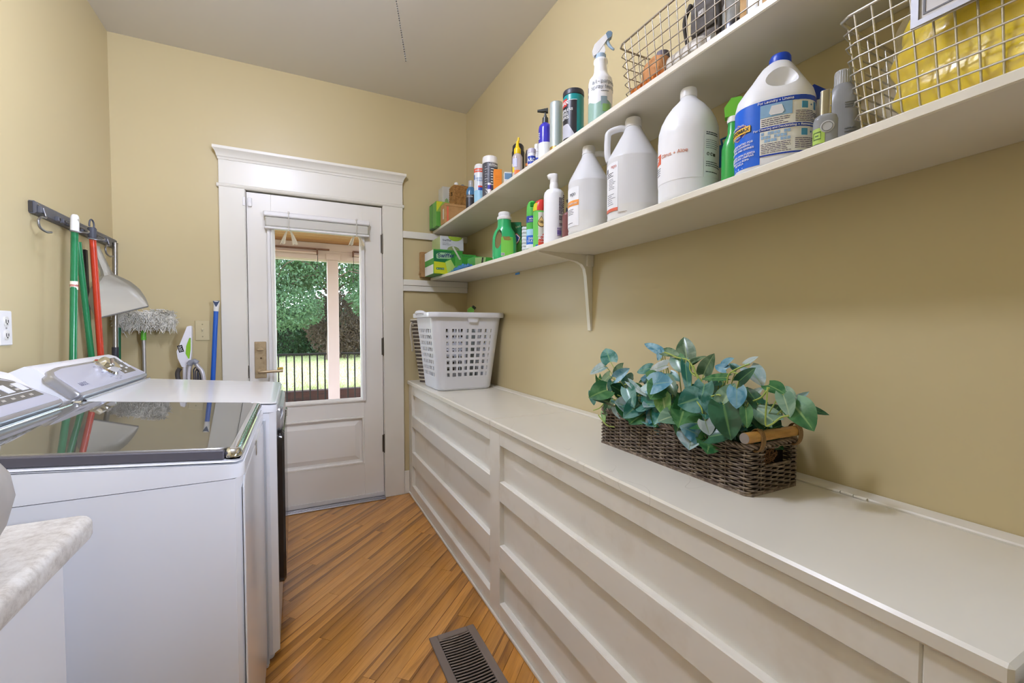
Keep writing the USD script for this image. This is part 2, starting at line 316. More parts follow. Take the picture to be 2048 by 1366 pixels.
put('sweep', box(sx0, sx1, -.002, Y0, .012, .04, .001), M('sweep_vinyl', '#d9d4cf', .4), door)
hm = M('hinge_steel', '#6b655c', .4, .9)
for z0, z1 in ((1.757, 1.885), (1.03, 1.15), (.33, .452)):
    put('hinge', cat(cyl((.5665, -.006, z0), (.5665, -.006, z1), .0055, n=12), cyl((.5665, -.006, z0-.006), (.5665, -.006, z0), .004, n=10), cyl((.5665, -.006, z1), (.5665, -.006, z1+.006), .004, n=10), box(.5555, .5775, -.002, .004, z0, z1)), hm, door)
brass = M('aged_brass', '#bfab8a', .36, .6, noise=(25, '#9c8868', .5, .8))
lock = put('lock_plate', box(-.232, -.166, -.003, Y0, .902, 1.136, .003), brass, door)
put('thumb_turn', cat(cyl((-.199, -.003, 1.085), (-.199, -.012, 1.085), .013), move(body([(-.004, .003, .004, 2), (0, .018, .006, 2.2), (.008, .02, .006, 2.4), (.012, .016, .004, 2.2)]), (-.199, -.022, 1.085), rx=90)), brass, lock)
put('keyhole_cover', cyl((-.196, -.003, 1.03), (-.196, -.006, 1.03), .006, n=14), M('dark_brass', '#6d5a40', .4, .8), lock)  # keyhole cover in a darker brass tone
lev = curve([(-.206, -.004, .945), (-.206, -.045, .945), (-.196, -.056, .945), (-.150, -.058, .947), (-.072, -.055, .948)], 30)
put('lever', cat(tube(lev, .0085, 12), cyl((-.206, -.003, .945), (-.206, -.016, .945), .0155)), brass, lock)
[put('screw', cyl((x, -.003, z), (x, -.0045, z), .004, n=10), brass, lock) for x in (-.222, -.177) for z in (.915, 1.124)]
put('lever', cat(tube(curve([(-.206, Y1, .945), (-.206, .10, .945), (-.15, .112, .947), (-.075, .112, .952)], 24), .008, 12)), M('bright_brass', '#c9a24e', .25, .9), lock)
put('latch', cat(box(-.268, -.262, -.004, .004, .905, .985), cyl((-.266, -.008, .92), (-.266, -.008, .97), .004, n=8)), hm, door)
al = M('sill_aluminium', '#b9b7bd', .3, .85)
t = thing('trim_4', 'ribbed aluminium threshold under the door', 'trim', **S)
put('sill', cat(box(DX0, DX1, -.055, .14, 0, .008, .002), *[box(DX0, DX1, y, y+.008, .008, .011, .001) for y in (-.045, -.03, -.015)]), al, t)
wt = M('white_plastic', '#e9e7e6', .35)
t = thing('door_sensor', 'small white alarm contact at the top left corner of the door', 'sensor', (-.262, .005, 1.99))
put('magnet_case', box(.008, .030, -.014, 0, -.004, .05, .003), wt, t); put('switch_case', box(-.018, -.004, -.03, -.024, -.006, .048, .002), wt, t)

# rolled shade with its tied cords
t = thing('roller_shade', 'white rolled window shade tied up at the top of the door glass', 'shade', (0, 0, 0))
shm = M('shade_cloth', '#cbc8bf', .7, bump=(90, .08, .001))
put('head_rail', box(-.168, .474, -.050, .004, 1.93, 1.962, .006), wt, t)
put('cloth_roll', cat(box(-.160, .468, -.042, .0, 1.866, 1.929, .008)), shm, t)
put('bottom_bar', box(-.164, .472, -.046, -.004, 1.853, 1.866, .003), wt, t)
put('guide', box(-.151, -.133, -.012, .003, .712, 1.853, .002), wt, t); put('guide', box(.421, .443, -.012, .003, .712, 1.853, .002), wt, t)
cordm = M('cord_plastic', '#e8e4da', .4, trans=.25)
ribm = M('ribbon_gauze', '#d6cbb0', .6, trans=.2)
for x, sp in ((-.026, .05), (.386, .052)):
    put('cord', cat(tube([(x, -.053, 1.965), (x+.001, -.056, 1.92), (x, -.052, 1.855), (x, -.052, 1.845)], .0028, 6), box(x-.006, x+.006, -.056, -.048, 1.955, 1.968, .002)), cordm, t)
    for s in (-1, 1):
        rows = []
        for k in range(8):
            f = k/7; cx = x+s*(.006+sp*.62*f**.8); cz = 1.848-.088*f**1.2*(1 if x < 0 else .72)+(0 if x < 0 else .01*math.sin(f*3)); w = .004+.016*f
            rows.append([(cx-w*.8, -.054+.006*math.sin(3*f), cz-.006*f), (cx-w*.3, -.058, cz+.003), (cx+w*.3, -.050, cz-.002), (cx+w*.8, -.056, cz+.004*f)])
        put('ribbon', cat(loft(rows, cap=False, closed_u=False), move(loft(A(rows)[:, ::-1], cap=False, closed_u=False), (0, .0008, 0))), ribm, t)

# wall switch and outlet
ivory = M('ivory_plate', '#cdbf97', .35)
t = thing('light_switch', 'almond toggle light switch plate on the far wall', 'switch', (-.502, 0, 1.208))
put('plate', box(-.038, .038, -.006, 0, -.061, .061, .003), ivory, t)
put('toggle', cat(box(-.006, .006, -.0085, -.004, -.014, .014, .001), hull([(-.004, -.008, -.008), (.004, -.008, -.008), (-.004, -.008, .006), (.004, -.008, .006), (-.003, -.018, .004), (.003, -.018, .004), (-.003, -.018, .010), (.003, -.018, .010)])), M('toggle_plastic', '#d9cda8', .3), t)
[put('screw', cyl((0, -.006, z), (0, -.0075, z), .004, n=10), C('#a99d7c', .4, .6), t) for z in (-.037, .037)]
t = thing('wall_outlet', 'white double electrical outlet on the left wall', 'outlet', (XL, -1.062, 1.225))
put('cover_plate', box(0, .006, -.038, .038, -.061, .061, .003), wt, t)
for z in (-.024, .024):
    put('socket', move(body([(0, .0165, .0145, 3), (.003, .0165, .0145, 3), (.004, .015, .013, 3)], 24), (.005, 0, z), ry=90), C('#dedad2', .35), t)
    put('slot', cat(box(.0085, .0097, -.008, -.005, z-.006, z+.006), box(.0085, .0097, .005, .008, z-.005, z+.005), cyl((.0085, 0, z-.009), (.0097, 0, z-.009), .003, n=10)), C('#2c2926', .5), t)
put('screw', cyl((.006, 0, 0), (.0075, 0, 0), .0035, n=10), C('#b0aca6', .3, .7), t)

# ceiling lamp (just above the picture) with its bead chain caught mid swing
t = thing('ceiling_lamp', 'flush ceiling lamp with a bead pull chain', 'lamp', (LAMP[0], LAMP[1], ZC))
put('canopy', lathe([(0, -.03), (.06, -.03), (.07, -.005), (.07, 0), (0, 0)]), wt, t)
put('socket', cyl((0, 0, -.12), (0, 0, -.03), .022, .026), wt, t)
ch = thing('pull_chain', 'thin grey bead pull chain hanging from the ceiling in front of the camera', 'chain', (0, 0, 0))
pa, pb = A([.166, -2.05, 2.56]), A([.270, -2.05, 1.925])
pts = [pa+(pb-pa)*k/110 for k in range(111)]; c0 = A([LAMP[0]+.05, LAMP[1]-.05, 2.72]); up = [c0+(pa-c0)*k/44 for k in range(44)]
put('beads', cat(*[move(trimesh.creation.icosphere(subdivisions=1, radius=.0019), p) for p in up+pts]), C('#5d5a55', .35, .8), ch, smooth=True)
put('wire', tube([up[0], pa, pb], .0004, 4), C('#5d5a55', .35, .8), ch)
# ---------------------------------------------------------------- built-in bench along the right wall
topm = usdkit.material(stage, '/World/Looks/bench_lid_paint', {
    'g': ('geometry', {}), 'n1': ('noise_texture', {'scale': 5.0, 'detail': 1.5, 'distortion': 0.6}), 'n2': ('noise_texture', {'scale': 2.3, 'detail': 2.0}), 'n3': ('noise_texture', {'scale': 1.7, 'detail': 3.0}),
    'r1': ('rgb_ramp', {'ramp': [(0.494, (0, 0, 0)), (0.499, (1, 1, 1)), (0.501, (1, 1, 1)), (0.506, (0, 0, 0))]}), 'r2': ('rgb_ramp', {'ramp': [(0.56, (0, 0, 0)), (0.64, (1, 1, 1))]}),
    'mk': ('math', {'math_type': 'multiply'}), 'r3': ('rgb_ramp', {'ramp': [(0.3, lin('#ddd8ca')), (0.7, lin('#e6e1d3'))]}),
    'mx': ('mix_color', {'b': lin('#a89f8c')}), 'k': ('math', {'math_type': 'multiply', 'value2': 0.4}), 'nb': ('noise_texture', {'scale': 14.0, 'detail': 3.0}), 'b': ('bump', {'strength': 0.06, 'distance': 0.004}),
    'p': ('principled_bsdf', {'roughness': 0.3})},
    [('g.position', 'n1.vector'), ('g.position', 'n2.vector'), ('g.position', 'n3.vector'), ('g.position', 'nb.vector'), ('n1.fac', 'r1.fac'), ('n2.fac', 'r2.fac'), ('r1.color', 'mk.value1'), ('r2.color', 'mk.value2'), ('mk.value', 'k.value1'),
     ('n3.fac', 'r3.fac'), ('r3.color', 'mx.a'), ('k.value', 'mx.fac'), ('mx.result', 'p.base_color'), ('nb.fac', 'b.height'), ('b.normal', 'p.normal')], surface='p.BSDF')
t = thing('storage_bench', 'long cream built-in bench with recessed panels and two lids along the right wall', 'bench')
BX, BE = .747, -3.03
FX = BX+.022
for y0, y1 in ((0, -.09), (-1.497, -1.597), (-2.95, BE)): put('stile', box(BX, FX+.012, y1, y0-.001, .0, .808, .002), benchm, t)
secs = ((-.09, -1.497), (-1.597, -2.95))
for k, (y0, y1) in enumerate(secs):
    for z0, z1 in ((.741, .808), (.508, .592), (.226, .325), (.0, .080)):
        put('rail', box(BX+.0005, FX+.012, y1, y0, z0, z1, .003), benchm, t)
    for z0, z1 in ((.592, .741), (.325, .508), (.080, .226)): put('panel', box(FX, FX+.012, y1, y0, z0, z1), benchm, t, smooth=False)
put('shoe_strip', box(BX-.008, BX, BE, -.001, 0, .016, .003), benchm, t)
put('end_panel', box(FX, XR-.002, BE, BE+.02, 0, .808), benchm, t)
for k, (y0, y1) in enumerate(((-.002, -1.523), (-1.527, -3.036))):
    l = put('lid', box(.735, 1.150, y1, y0, .809, .838, .005), topm, t)
    for hy in ((-.3, -1.25) if k == 0 else (-1.8, -2.662)):
        put('hinge', cat(cyl((1.1515, hy-.04, .8395), (1.1515, hy-.015, .8395), .004, n=10), cyl((1.1515, hy-.013, .8395), (1.1515, hy+.012, .8395), .004, n=10), cyl((1.1515, hy+.014, .8395), (1.1515, hy+.04, .8395), .004, n=10)), benchm, l)
put('back_strip', box(1.153, XR-.001, BE, -.001, .80, .842, .003), benchm, t)
t = thing('trim_5', 'cream board end standing against the near end of the bench', 'trim', **S)
put('board', box(.742, .80, -3.10, -3.046, 0, .835, .006), benchm, t)

# ---------------------------------------------------------------- shelves
shm2 = M('shelf_paint', '#e6e1d2', 0.32, bump=(16, 0.05, 0.004), noise=(3, '#dcd5c2', 0.5, 0.8))
def zlow(y): return float(np.interp(-y, [0, .4, .9, 1.45, 2.0, 2.3, 2.55, 2.75, 3.0, 3.3], [1.577, 1.570, 1.561, 1.552, 1.552, 1.556, 1.561, 1.566, 1.575, 1.585]))
LX, UX, UZ, TH = .915, .934, 1.926, .0195
def shelf(name, x0, zf, label):
    b = .0025; R = []
    for y in np.linspace(-.001, -3.20, 45):
        z = zf(y); R.append([(x0+b, y, z), (XR-.001, y, z), (XR-.001, y, z+TH), (x0+b, y, z+TH), (x0, y, z+TH-b), (x0, y, z+b)])
    return put(name, loft(R), shm2, label=label, cat='shelf', smooth=25)
shelf('wall_shelf', LX, zlow, 'lower long cream shelf on the right wall, held by a bracket')
shelf('wall_shelf', UX, lambda y: UZ, 'upper long cream shelf on the right wall')
ZL = lambda y: zlow(y)+TH+.0003
ZU = UZ+TH+.0003
br = Polygon([(XR-.001, 1.5545), (.928, 1.5545), (.926, 1.547), (1.120, 1.519), (1.148, 1.508), (1.163, 1.490), (1.171, 1.455), (1.195, 1.215), (XR-.001, 1.213)])
put('shelf_bracket', cat(prism(br, .022, 'xz', -1.609), box(1.168, XR-.001, -1.620, -1.598, 1.50, 1.551, .002)), shm2, label='cream painted metal shelf bracket under the lower shelf', cat='bracket', smooth=20)
# ---------------------------------------------------------------- porch and garden behind the door
beam = M('porch_beam_paint', '#cdb5aa', .6); pine = M('pine_boards', '#c98f55', .5, noise=(3, '#a9703c', .45, .7), stretch=(.6, 9, 9))
t = thing('porch_deck', 'brown plank deck of the back porch', 'deck', **S)
dk = M('deck_stain', '#6d4a38', .6, noise=(4, '#4e3327', .4, .7), stretch=(.6, 8, 8))
for k in range(18): put('plank', box(-2.5, 3.2, .145+k*.14, .145+k*.14+.134, -.09, -.05, .003), dk, t)
t = thing('porch_ceiling', 'pine board ceiling of the back porch', 'ceiling', **S)
for k in range(17): put('board', box(-2.6, 3.4, .15+k*.136, .15+k*.136+.133, 2.212, 2.235, .003), pine, t)
put('roof', box(-2.8, 3.6, .15, 2.75, 2.24, 2.3), C('#6b6258', .8), t)
t = thing('porch_beam', 'pinkish cream header beam across the front of the porch', 'beam', **S)
put('header', box(-2.6, 3.4, 2.38, 2.50, 2.02, 2.211, .004), beam, t); put('fascia', box(-2.6, 3.4, 2.365, 2.38, 2.12, 2.21, .003), beam, t)
put('edge_strip', box(-2.6, 3.4, 2.50, 2.53, 2.012, 2.09), C('#f3eee6', .5), t)
t = thing('porch_post', 'square pinkish cream porch post in the middle of the door glass', 'post', (.413, 2.44, -.05))
put('shaft', box(-.061, .061, -.061, .061, 0, 2.07, .004), beam, t); put('cap_block', box(-.075, .085, -.070, -.061, 2.07, 2.145, .003), beam, t)
put('base', box(-.07, .07, -.07, .07, 0, .10, .006), beam, t)
iron = M('black_iron', '#26241f', .45, .3)
t = thing('porch_railing', 'black metal porch railing with slim upright bars', 'railing', (0, 2.44, 0))
put('top_rail', box(-2.4, .335, -.02, .02, .900, .922, .004), iron, t); put('top_rail', box(.492, 3.2, -.02, .02, .900, .922, .004), iron, t)
put('bottom_rail', box(-2.4, .335, -.012, .012, .03, .05, .003), iron, t); put('bottom_rail', box(.492, 3.2, -.012, .012, .03, .05, .003), iron, t)
for k in range(-6, 26):
    x = -.093+.0815*k+(.012 if k > 5 else 0)
    if x < .33 or x > .50: put('baluster', box(x-.0075, x+.0075, -.0075, .0075, .045, .902), iron, t, smooth=False)
rb = M('blind_case', '#6f4a3a', .5); rt = M('blind_cloth', '#cdb3a6', .7)
for nm, x0, x1, cx, L, lab in (('rolled_blind', -.9, .235, .244, .135, 'rolled porch blind left of the porch post'), ('rolled_blind', .632, 1.7, .636, .29, 'rolled porch blind right of the porch post')):
    t = thing(nm, lab, 'blind', (0, 2.33, 2.10)); put('valance', box(x0, x1+(.14 if x0 < 0 else 0), -.0, .034, .022, .040, .002), rb, t)
    put('roll', cyl((x0, 0, -.014), (x1, 0, -.014), .014, n=14), rt, t); put('end_bracket', box(cx-.008, cx+.008, -.018, .034, -.034, .03, .002), rb, t)
    put('hanging_cord', cat(tube(curve([(cx, -.01, -.02), (cx+.004, -.012, -.02-L*.5), (cx-.004, -.01, -.02-L)], 8), .003, 5), move(lathe([(0, -.03), (.007, -.024), (.006, -.004), (0, 0)], 8), (cx-.004, -.01, -.02-L))), C('#2d2a27', .6), t)
soil = M('timber_sleepers', '#4b2c20', .75, noise=(6, '#33201a', .4, .7), stretch=(.5, 6, 6))
t = thing('retaining_edge', 'dark brown timber edge at the front of the lawn', 'retaining wall')
for k in range(3): put('sleeper', box(-5, 6, 3.0, 3.12, -.28+k*.23, -.055+k*.23, .008), soil, t)
grassm = M('lawn_turf', '#c2c28c', .9, noise=(30, '#a9b072', .4, .7))
gx, gy = np.meshgrid(np.linspace(-9, 11, 40), np.linspace(3.1, 16, 40)); gz = .40-.02*(gy-3.1)*0+.05*(meshkit.fbm(np.stack([gx, gy, gx*0], -1)*.5, 3)-.5)
put('lawn', cat(loft(np.stack([gx, gy, gz], -1), cap=False, closed_u=False), box(-9, 11, 3.12, 16, -.3, .33)), grassm, label='sunlit lawn behind the porch railing', cat='lawn', kind='structure', smooth=True)
# tufts: nobody could count the blades
n = 26000; gr = np.random.default_rng(5); px, py = gr.uniform(-2, 4, n), 3.12+gr.uniform(0, 1, n)**1.5*10; pz = .385+.05*(meshkit.fbm(np.stack([px, py, px*0], -1)*.5, 3)-.5)
hh = gr.uniform(.03, .075, n); an = gr.uniform(0, PI, n); w = .006; dx, dy = np.cos(an)*w, np.sin(an)*w; ln = gr.normal(0, .02, (n, 2))
V3 = np.stack([np.stack([px-dx, py-dy, pz], 1), np.stack([px+dx, py+dy, pz], 1), np.stack([px+ln[:, 0], py+ln[:, 1], pz+hh], 1)], 1).reshape(-1, 3)
def leafmat(name, cols, trl=.35, spec=.35):
    return usdkit.material(stage, '/World/Looks/'+name, {'g': ('geometry', {}), 'rp': ('rgb_ramp', {'ramp': [(i/(len(cols)-1), lin(c)) for i, c in enumerate(cols)]}),
        'p': ('principled_bsdf', {'roughness': spec}), 't': ('translucent_bsdf', {}), 'm': ('mix_closure', {'fac': trl})},
        [('g.random_per_island', 'rp.fac'), ('rp.color', 'p.base_color'), ('rp.color', 't.color'), ('p.BSDF', 'm.closure1'), ('t.BSDF', 'm.closure2')], surface='m.closure')
put('grass_blades', trimesh.Trimesh(V3, np.arange(3*n).reshape(-1, 3), process=False), leafmat('grass_leaf', ['#a8ad70', '#c6c890', '#dadcb0']), label='short grass blades over the sunlit lawn', cat='grass', kind='stuff', smooth=False)
def foliage(c, rad, n, size, seed, shell=.55):
    """leaf sprays: bent two-triangle leaves through an ellipsoid, denser at its skin"""
    g = np.random.default_rng(seed); d = g.normal(size=(n, 3)); d /= np.linalg.norm(d, axis=1, keepdims=True)
    r = (shell+(1-shell)*g.uniform(0, 1, (n, 1)))**.8; bump = .75+.5*meshkit.fbm(d*2.3+seed, 3)[:, None]; P = A(c)+d*r*bump*A(rad)
    a = g.normal(size=(n, 3))+d*.5; a[:, 2] -= .4; a /= np.linalg.norm(a, axis=1, keepdims=True); b = np.cross(a, g.normal(size=(n, 3))); b /= np.linalg.norm(b, axis=1, keepdims=True); cN = np.cross(a, b)
    s = size*g.uniform(.6, 1.35, (n, 1)); tip, base = P+a*s, P-a*s*.6; l, rr = P+b*s*.45+cN*s*.15, P-b*s*.45+cN*s*.15
    v = np.stack([base, l, tip, rr], 1).reshape(-1, 3); i = np.arange(n)[:, None]*4
    return trimesh.Trimesh(v, np.vstack([i+[0, 1, 2], i+[0, 2, 3]]), process=False)
bark = M('bark', '#5b4a3c', .9, bump=(20, .6, .02))
g1 = leafmat('leaf_bright', ['#5c7a4a', '#8fa870', '#d5dfb8', '#74946a', '#eef2dc'], .6, .22); g2 = leafmat('leaf_blue_green', ['#5f7c56', '#94ac8c', '#d8e2d0', '#76946c', '#f2f5ee'], .6, .2); g3 = leafmat('leaf_dark', ['#3a5a38', '#5a7a4c', '#8fa878'], .5, .25); g4 = leafmat('leaf_russet', ['#5f5040', '#97876a', '#77765a', '#d8ccae'], .55, .4)  # palest leaf tones paint bright highlights into the foliage
def tree(name, label, base, h, parts, mat, tr=.09, catg='tree'):
    t = thing(name, label, catg, base)
    put('trunk', tube(curve([(0, 0, -.3), (.06, 0, h*.4), (-.04, .05, h*.75), (.02, 0, h)], 12), np.linspace(tr, tr*.4, 13)[:len(curve([(0, 0, 0), (1, 0, 0), (2, 0, 0), (3, 0, 0)], 12))], 8), bark, t)
    q = random.Random(int(h*100)); bs = []
    for k in range(9):
        a = q.uniform(0, 6.3); z = h*q.uniform(.45, .95); e = A([math.cos(a)*1.1, math.sin(a)*1.1, z+q.uniform(.2, .8)])
        bs.append(tube(curve([(0, 0, z), tuple(e*A([.5, .5, 1])-A([0, 0, .1])), tuple(e)], 6), np.linspace(tr*.35, .01, len(curve([(0, 0, 0), (1, 1, 1), (2, 2, 2)], 6))), 5))
    put('branches', cat(*bs), bark, t, kind='stuff')
    put('foliage', cat(*[foliage(*p) for p in parts]), mat, t, smooth=False, kind='stuff')
tree('bright_tree', 'sunlit blue-green tree at the left in the door glass', (-.45, 8.3, .4), 2.6, [((.2, 0, 2.5), (1.3, .9, .9), 4200, .055, 11), ((.35, -.3, 1.25), (.75, .6, .5), 2400, .05, 12), ((-.4, -.1, 1.5), (.7, .6, .7), 2000, .05, 13), ((.5, .2, 3.4), (1.3, 1, .8), 3600, .06, 19)], g2, .035)
tree('leafy_tree', 'tall yellow-green tree filling the top of the door glass', (.75, 8.6, .4), 3.4, [((0, 0, 3.0), (1.5, 1.0, 1.25), 5200, .06, 14), ((-.9, .3, 2.2), (.8, .7, .6), 2200, .055, 15)], g1)
tree('right_tree', 'dense blue-green tree seen right of the porch post', (2.0, 8.2, .4), 2.8, [((0, 0, 2.6), (1.0, .9, 1.3), 4200, .055, 16), ((-.2, -.2, 1.5), (.7, .7, .5), 2200, .05, 17)], g2)
t = thing('russet_shrub', 'brownish shrub with dry leaves behind the porch post', 'shrub', (.98, 9.2, .4)); put('foliage', cat(foliage((0, 0, .9), (.75, .6, .95), 5200, .05, 18), foliage((.9, .3, .6), (.8, .5, .6), 2600, .05, 28)), g4, t, smooth=False, kind='stuff'); put('stems', cat(*[tube([(0, 0, -.2), (math.cos(k)*.4, math.sin(k)*.4, .9)], .02, 5) for k in range(6)]), bark, t, kind='stuff')
t = thing('garden_hedge', 'dark green hedge along the back of the lawn', 'hedge', (0, 10.6, .4))
for k, x in enumerate(np.arange(-2.2, 5.2, .95)): put('foliage', foliage((x, q.uniform(-.1, .1), .75), (.75, .6, .95), 2600, .055, 40+k, .7), g3, t, smooth=False, kind='stuff')
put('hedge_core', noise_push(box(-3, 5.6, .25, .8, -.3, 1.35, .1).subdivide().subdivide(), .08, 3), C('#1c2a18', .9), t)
t = thing('backdrop_trees', 'distant trees closing the view behind the hedge', 'trees', (0, 13, .4))
for k, x in enumerate((-2.4, -.6, 1.2, 3.0, 4.8)): put('crown', foliage((x, 0, 3.0), (1.4, .8, 2.2), 2200, .10, 60+k, .5), (g1, g2, g3)[k % 3], t, smooth=False, kind='stuff'); put('trunk', cyl((x, 0, -.3), (x, 0, 3), .12, .06, 8), bark, t)
put('garden_ground', box(-40, 40, -40, 40, -.42, -.31), M('dry_ground', '#8d8a5c', .9, noise=(.8, '#75774c', .4, .7)), label='rough garden ground around the house', cat='ground', kind='structure')
# ---------------------------------------------------------------- washer and dryer
enam = M('white_enamel', '#e5e5e7', .22, coat=.4); plw = M('appliance_plastic', '#e4e4e8', .28, coat=.3)
silv = M('console_silver', '#c3c4d2', .36, .35); rimm = M('console_rim', '#b9b9bd', .25, .75); chrome = M('chrome', '#d9dadd', .08, 1.0)
lidg = M('tinted_lid_glass', '#4b4a45', .02, extra={'ior': 2.3}); dkp = M('dark_grey_plastic', '#57545a', .4); gap = C('#2b2a2c', .6)
touch = M('touch_panel', '#5d5a55', .2); doorg = M('dark_door_glass', '#241f1d', .12)
SX = A([-.7222, 0, .6917]); NX = A([.6917, 0, .7222]); P0 = A([-.588, 0, 1.012])     # the sloping console plane
def onface(m):
    """mesh drawn in (y, s) of the console plane, z outwards"""
    v = m.vertices; m = m.copy(); m.vertices = P0+v[:, :1]*A([0, 1, 0])+v[:, 1:2]*SX+v[:, 2:3]*NX; return m
def slope(m, z0, h, k=.085, x0=-.105):
    m = m.copy(); v = m.vertices; f = np.clip((v[:, 2]-z0)/h, 0, 1); v[:, 2] += f*k*(x0-v[:, 0]); m.vertices = v; return m
def appliance(t, y0, y1, xf, ztop, out, ends):
    cab = pw('cabinet', puff(rrect(-.765, xf, y0, y1, .022), [(0, .03), (0, ztop-.002)], 80), enam, t, smooth=30)
    pw('top_deck', slope(puff(rrect(-.80, xf+.004, y0-.002, y1+.002, .022), [(0, ztop), (0, ztop+.004), (0, ztop+.028), (.003, ztop+.033), (.009, ztop+.036)], 120), ztop+.004, .022), enam, t, smooth=40)
    pw('seam', puff(rrect(-.76, xf-.004, y0+.004, y1-.004, .02), [(0, ztop-.004), (0, ztop+.002)], 60), gap, t)
    for x in (-.70, xf-.035):
        for y in (y0+.04, y1-.04): pw('foot', lathe([(0, 0), (.016, 0), (.018, .008), (.009, .012), (.009, .032), (0, .032)], 16).apply_translation((x, y, 0)), plw, t)
    e0, e1 = ends
    pw('console_back', prism([(-.80, .97), (-.80, 1.07), (-.715, 1.112), (-.690, 1.103), (-.600, 1.012), (-.595, .985), (-.60, .97)], e1-e0, 'xz', e0), plw, t, smooth=30)
    o = rnd(Polygon(out), .016)
    pw('console_rim', onface(puff(o, [(-.0, -.016), (-.0, .0), (.003, .006), (.014, .009)], 120)), rimm, t, smooth=40)
    return pw('control_panel', onface(puff(o.buffer(-.013), [(0, .008), (.0, .0095), (.004, .0105)], 120)), silv, t, smooth=30), o
# dryer
dry = thing('dryer', 'white front-loading dryer with a silver sloped console, beside the door', 'dryer', (-.43, -1.088, 0))
pan, o = appliance(dry, -1.430, -.746, -.066, .922, [(-1.445, 0), (-1.447, .095), (-1.42, .118), (-1.348, .127), (-.946, .127), (-.87, .112), (-.82, .08), (-.79, .045), (-.744, 0)], (-1.43, -.78))
kb = [(0, .0), (.043, .0), (.043, .006), (.036, .012), (.034, .024), (.031, .030), (.0, .031)]
def facing(y, s, m): return onface(move(m, (y, s, .0105)))
kn = pw('dial', facing(-1.077, .080, lathe([(r, z) for r, z in kb], 40)), chrome, dry, label='round chrome cycle dial', smooth=30)
pw('dial_grip', facing(-1.077, .080, move(box(-.031, .031, -.006, .006, .028, .036, .003), rz=25)), M('satin_chrome', '#c9c9cd', .2, .9), dry, sub=kn)
pw('display', facing(0, 0, prism([(-.998, .122), (-.885, .120), (-.852, .036), (-.984, .036)], .0012, 'xy', 0)), touch, dry, smooth=False)
wk = C('#d6d6da', .35)
for k, (y, s, w, h) in enumerate(((-.975, .060, .020, .006), (-.955, .045, .018, .006), (-.93, .075, .030, .012), (-.905, .060, .022, .007))): pw('touch_mark', facing(y, s, box(-w/2, w/2, -h/2, h/2, .001, .0018)), wk, dry)
pw('button', facing(-.868, .105, box(-.012, .006, -.014, .010, 0, .003, .001)), wk, dry); pw('button', facing(-.860, .075, box(-.012, .010, -.014, .012, 0, .003, .001)), wk, dry)
pw('cycle_marks', cat(*[facing(-1.077+.066*math.cos(a), .080+.058*math.sin(a), box(-.009, .009, -.0018, .0018, 0, .0006)) for a in np.radians([165, 195, 225, 250, 275, 300, 330])]), C('#8f90a0', .4), dry)
pw('nameplate', facing(0, 0, flat_text('MAXX', .014, (-1.385, .033, 0), (1, .0, 0), (0, 1, 0), .0006, True)), C('#777788', .4), dry)
pw('lip', tube([(-.584, -1.43, 1.002), (-.584, -.76, 1.002)], .005, 8), chrome, dry)
dr = pw('door', frame(puff(rrect(-1.36, -.80, .236, .83, .05), [(.004, -.012), (0, -.006), (0, .012), (.010, .020)], 100), (-.062, 0, 0), (0, 1, 0), (0, 0, 1)), doorg, dry, label='dark glass loading door', smooth=30)
pw('door_handle', frame(puff(rrect(-1.33, -.82, .826, .925, .03), [(0, -.012), (0, .008), (.012, .018)], 80), (-.064, 0, 0), (0, 1, 0), (0, 0, 1)), rimm, dry, sub=dr, label='silver band above the glass', smooth=30)
pw('door_latch', box(-.05, -.038, -.86, -.80, .80, .835, .004), chrome, dry, sub=dr)
# washer
wsh = thing('washer', 'white top-loading washer with a tinted glass lid, in front of the dryer', 'washer', (-.43, -1.795, 0))
pan, o = appliance(wsh, -2.122, -1.445, -.108, .905, [(-2.118, 0), (-2.085, .045), (-2.05, .09), (-2.0, .118), (-1.92, .127), (-1.66, .127), (-1.622, .108), (-1.585, .06), (-1.53, 0)], (-2.10, -1.56))
pw('touch_panel', facing(0, 0, prism([(-2.03, .040), (-2.0, .098), (-1.96, .110), (-1.68, .110), (-1.640, .098), (-1.605, .040)], .0012, 'xy', 0)), touch, wsh, smooth=False)
for k in range(6):
    y = -1.66-k*.062; pw('button', facing(0, 0, prism([(y, .066), (y+.030, .066), (y+.021, .093), (y-.009, .093)], .0026, 'xy', 0)), wk, wsh, smooth=False)
pw('panel_line', facing(0, 0, box(-2.01, -1.615, .0595, .0615, .001, .002)), wk, wsh)
pw('touch_marks', cat(*[facing(0, 0, box(-1.68-k*.03, -1.662-k*.03, z, z+.006, .001, .002)) for k in range(9) for z in (.070, .083) if (k+int(z*1000)) % 3]), C('#a8a29a', .4), wsh)
pw('touch_marks', cat(*[facing(0, 0, box(-1.66-k*.04, -1.645-k*.04, .046, .052, .001, .002)) for k in range(8)]), C('#a8a29a', .4), wsh)
pw('lip', tube([(-.584, -2.09, 1.002), (-.584, -1.525, 1.002)], .006, 8), chrome, wsh)
ZD = .941
def onlid(m): m = m.copy(); v = m.vertices; v[:, 2] += ZD+.085*(-.105-v[:, 0]); m.vertices = v; return m
lid = pw('lid', onlid(puff(rrect(-.600, -.128, -2.098, -1.462, .012), [(.004, .001), (0, .004), (0, .020), (.003, .0225)], 80)), lidg, wsh, label='tinted glass lid', smooth=20)
pw('lid_edge', onlid(cat(box(-.600, -.140, -2.113, -2.098, .001, .021, .002))), dkp, wsh, sub=lid)
pw('lid_edge', onlid(box(-.600, -.140, -1.462, -1.448, .001, .021, .002)), dkp, wsh, sub=lid)
pw('lid_handle', onlid(puff(rrect(-.142, -.108, -2.113, -1.448, .012), [(.003, .001), (0, .005), (0, .012), (.006, .021), (.012, .0225)], 80)), chrome, wsh, sub=lid, label='chrome front edge of the lid', smooth=35)
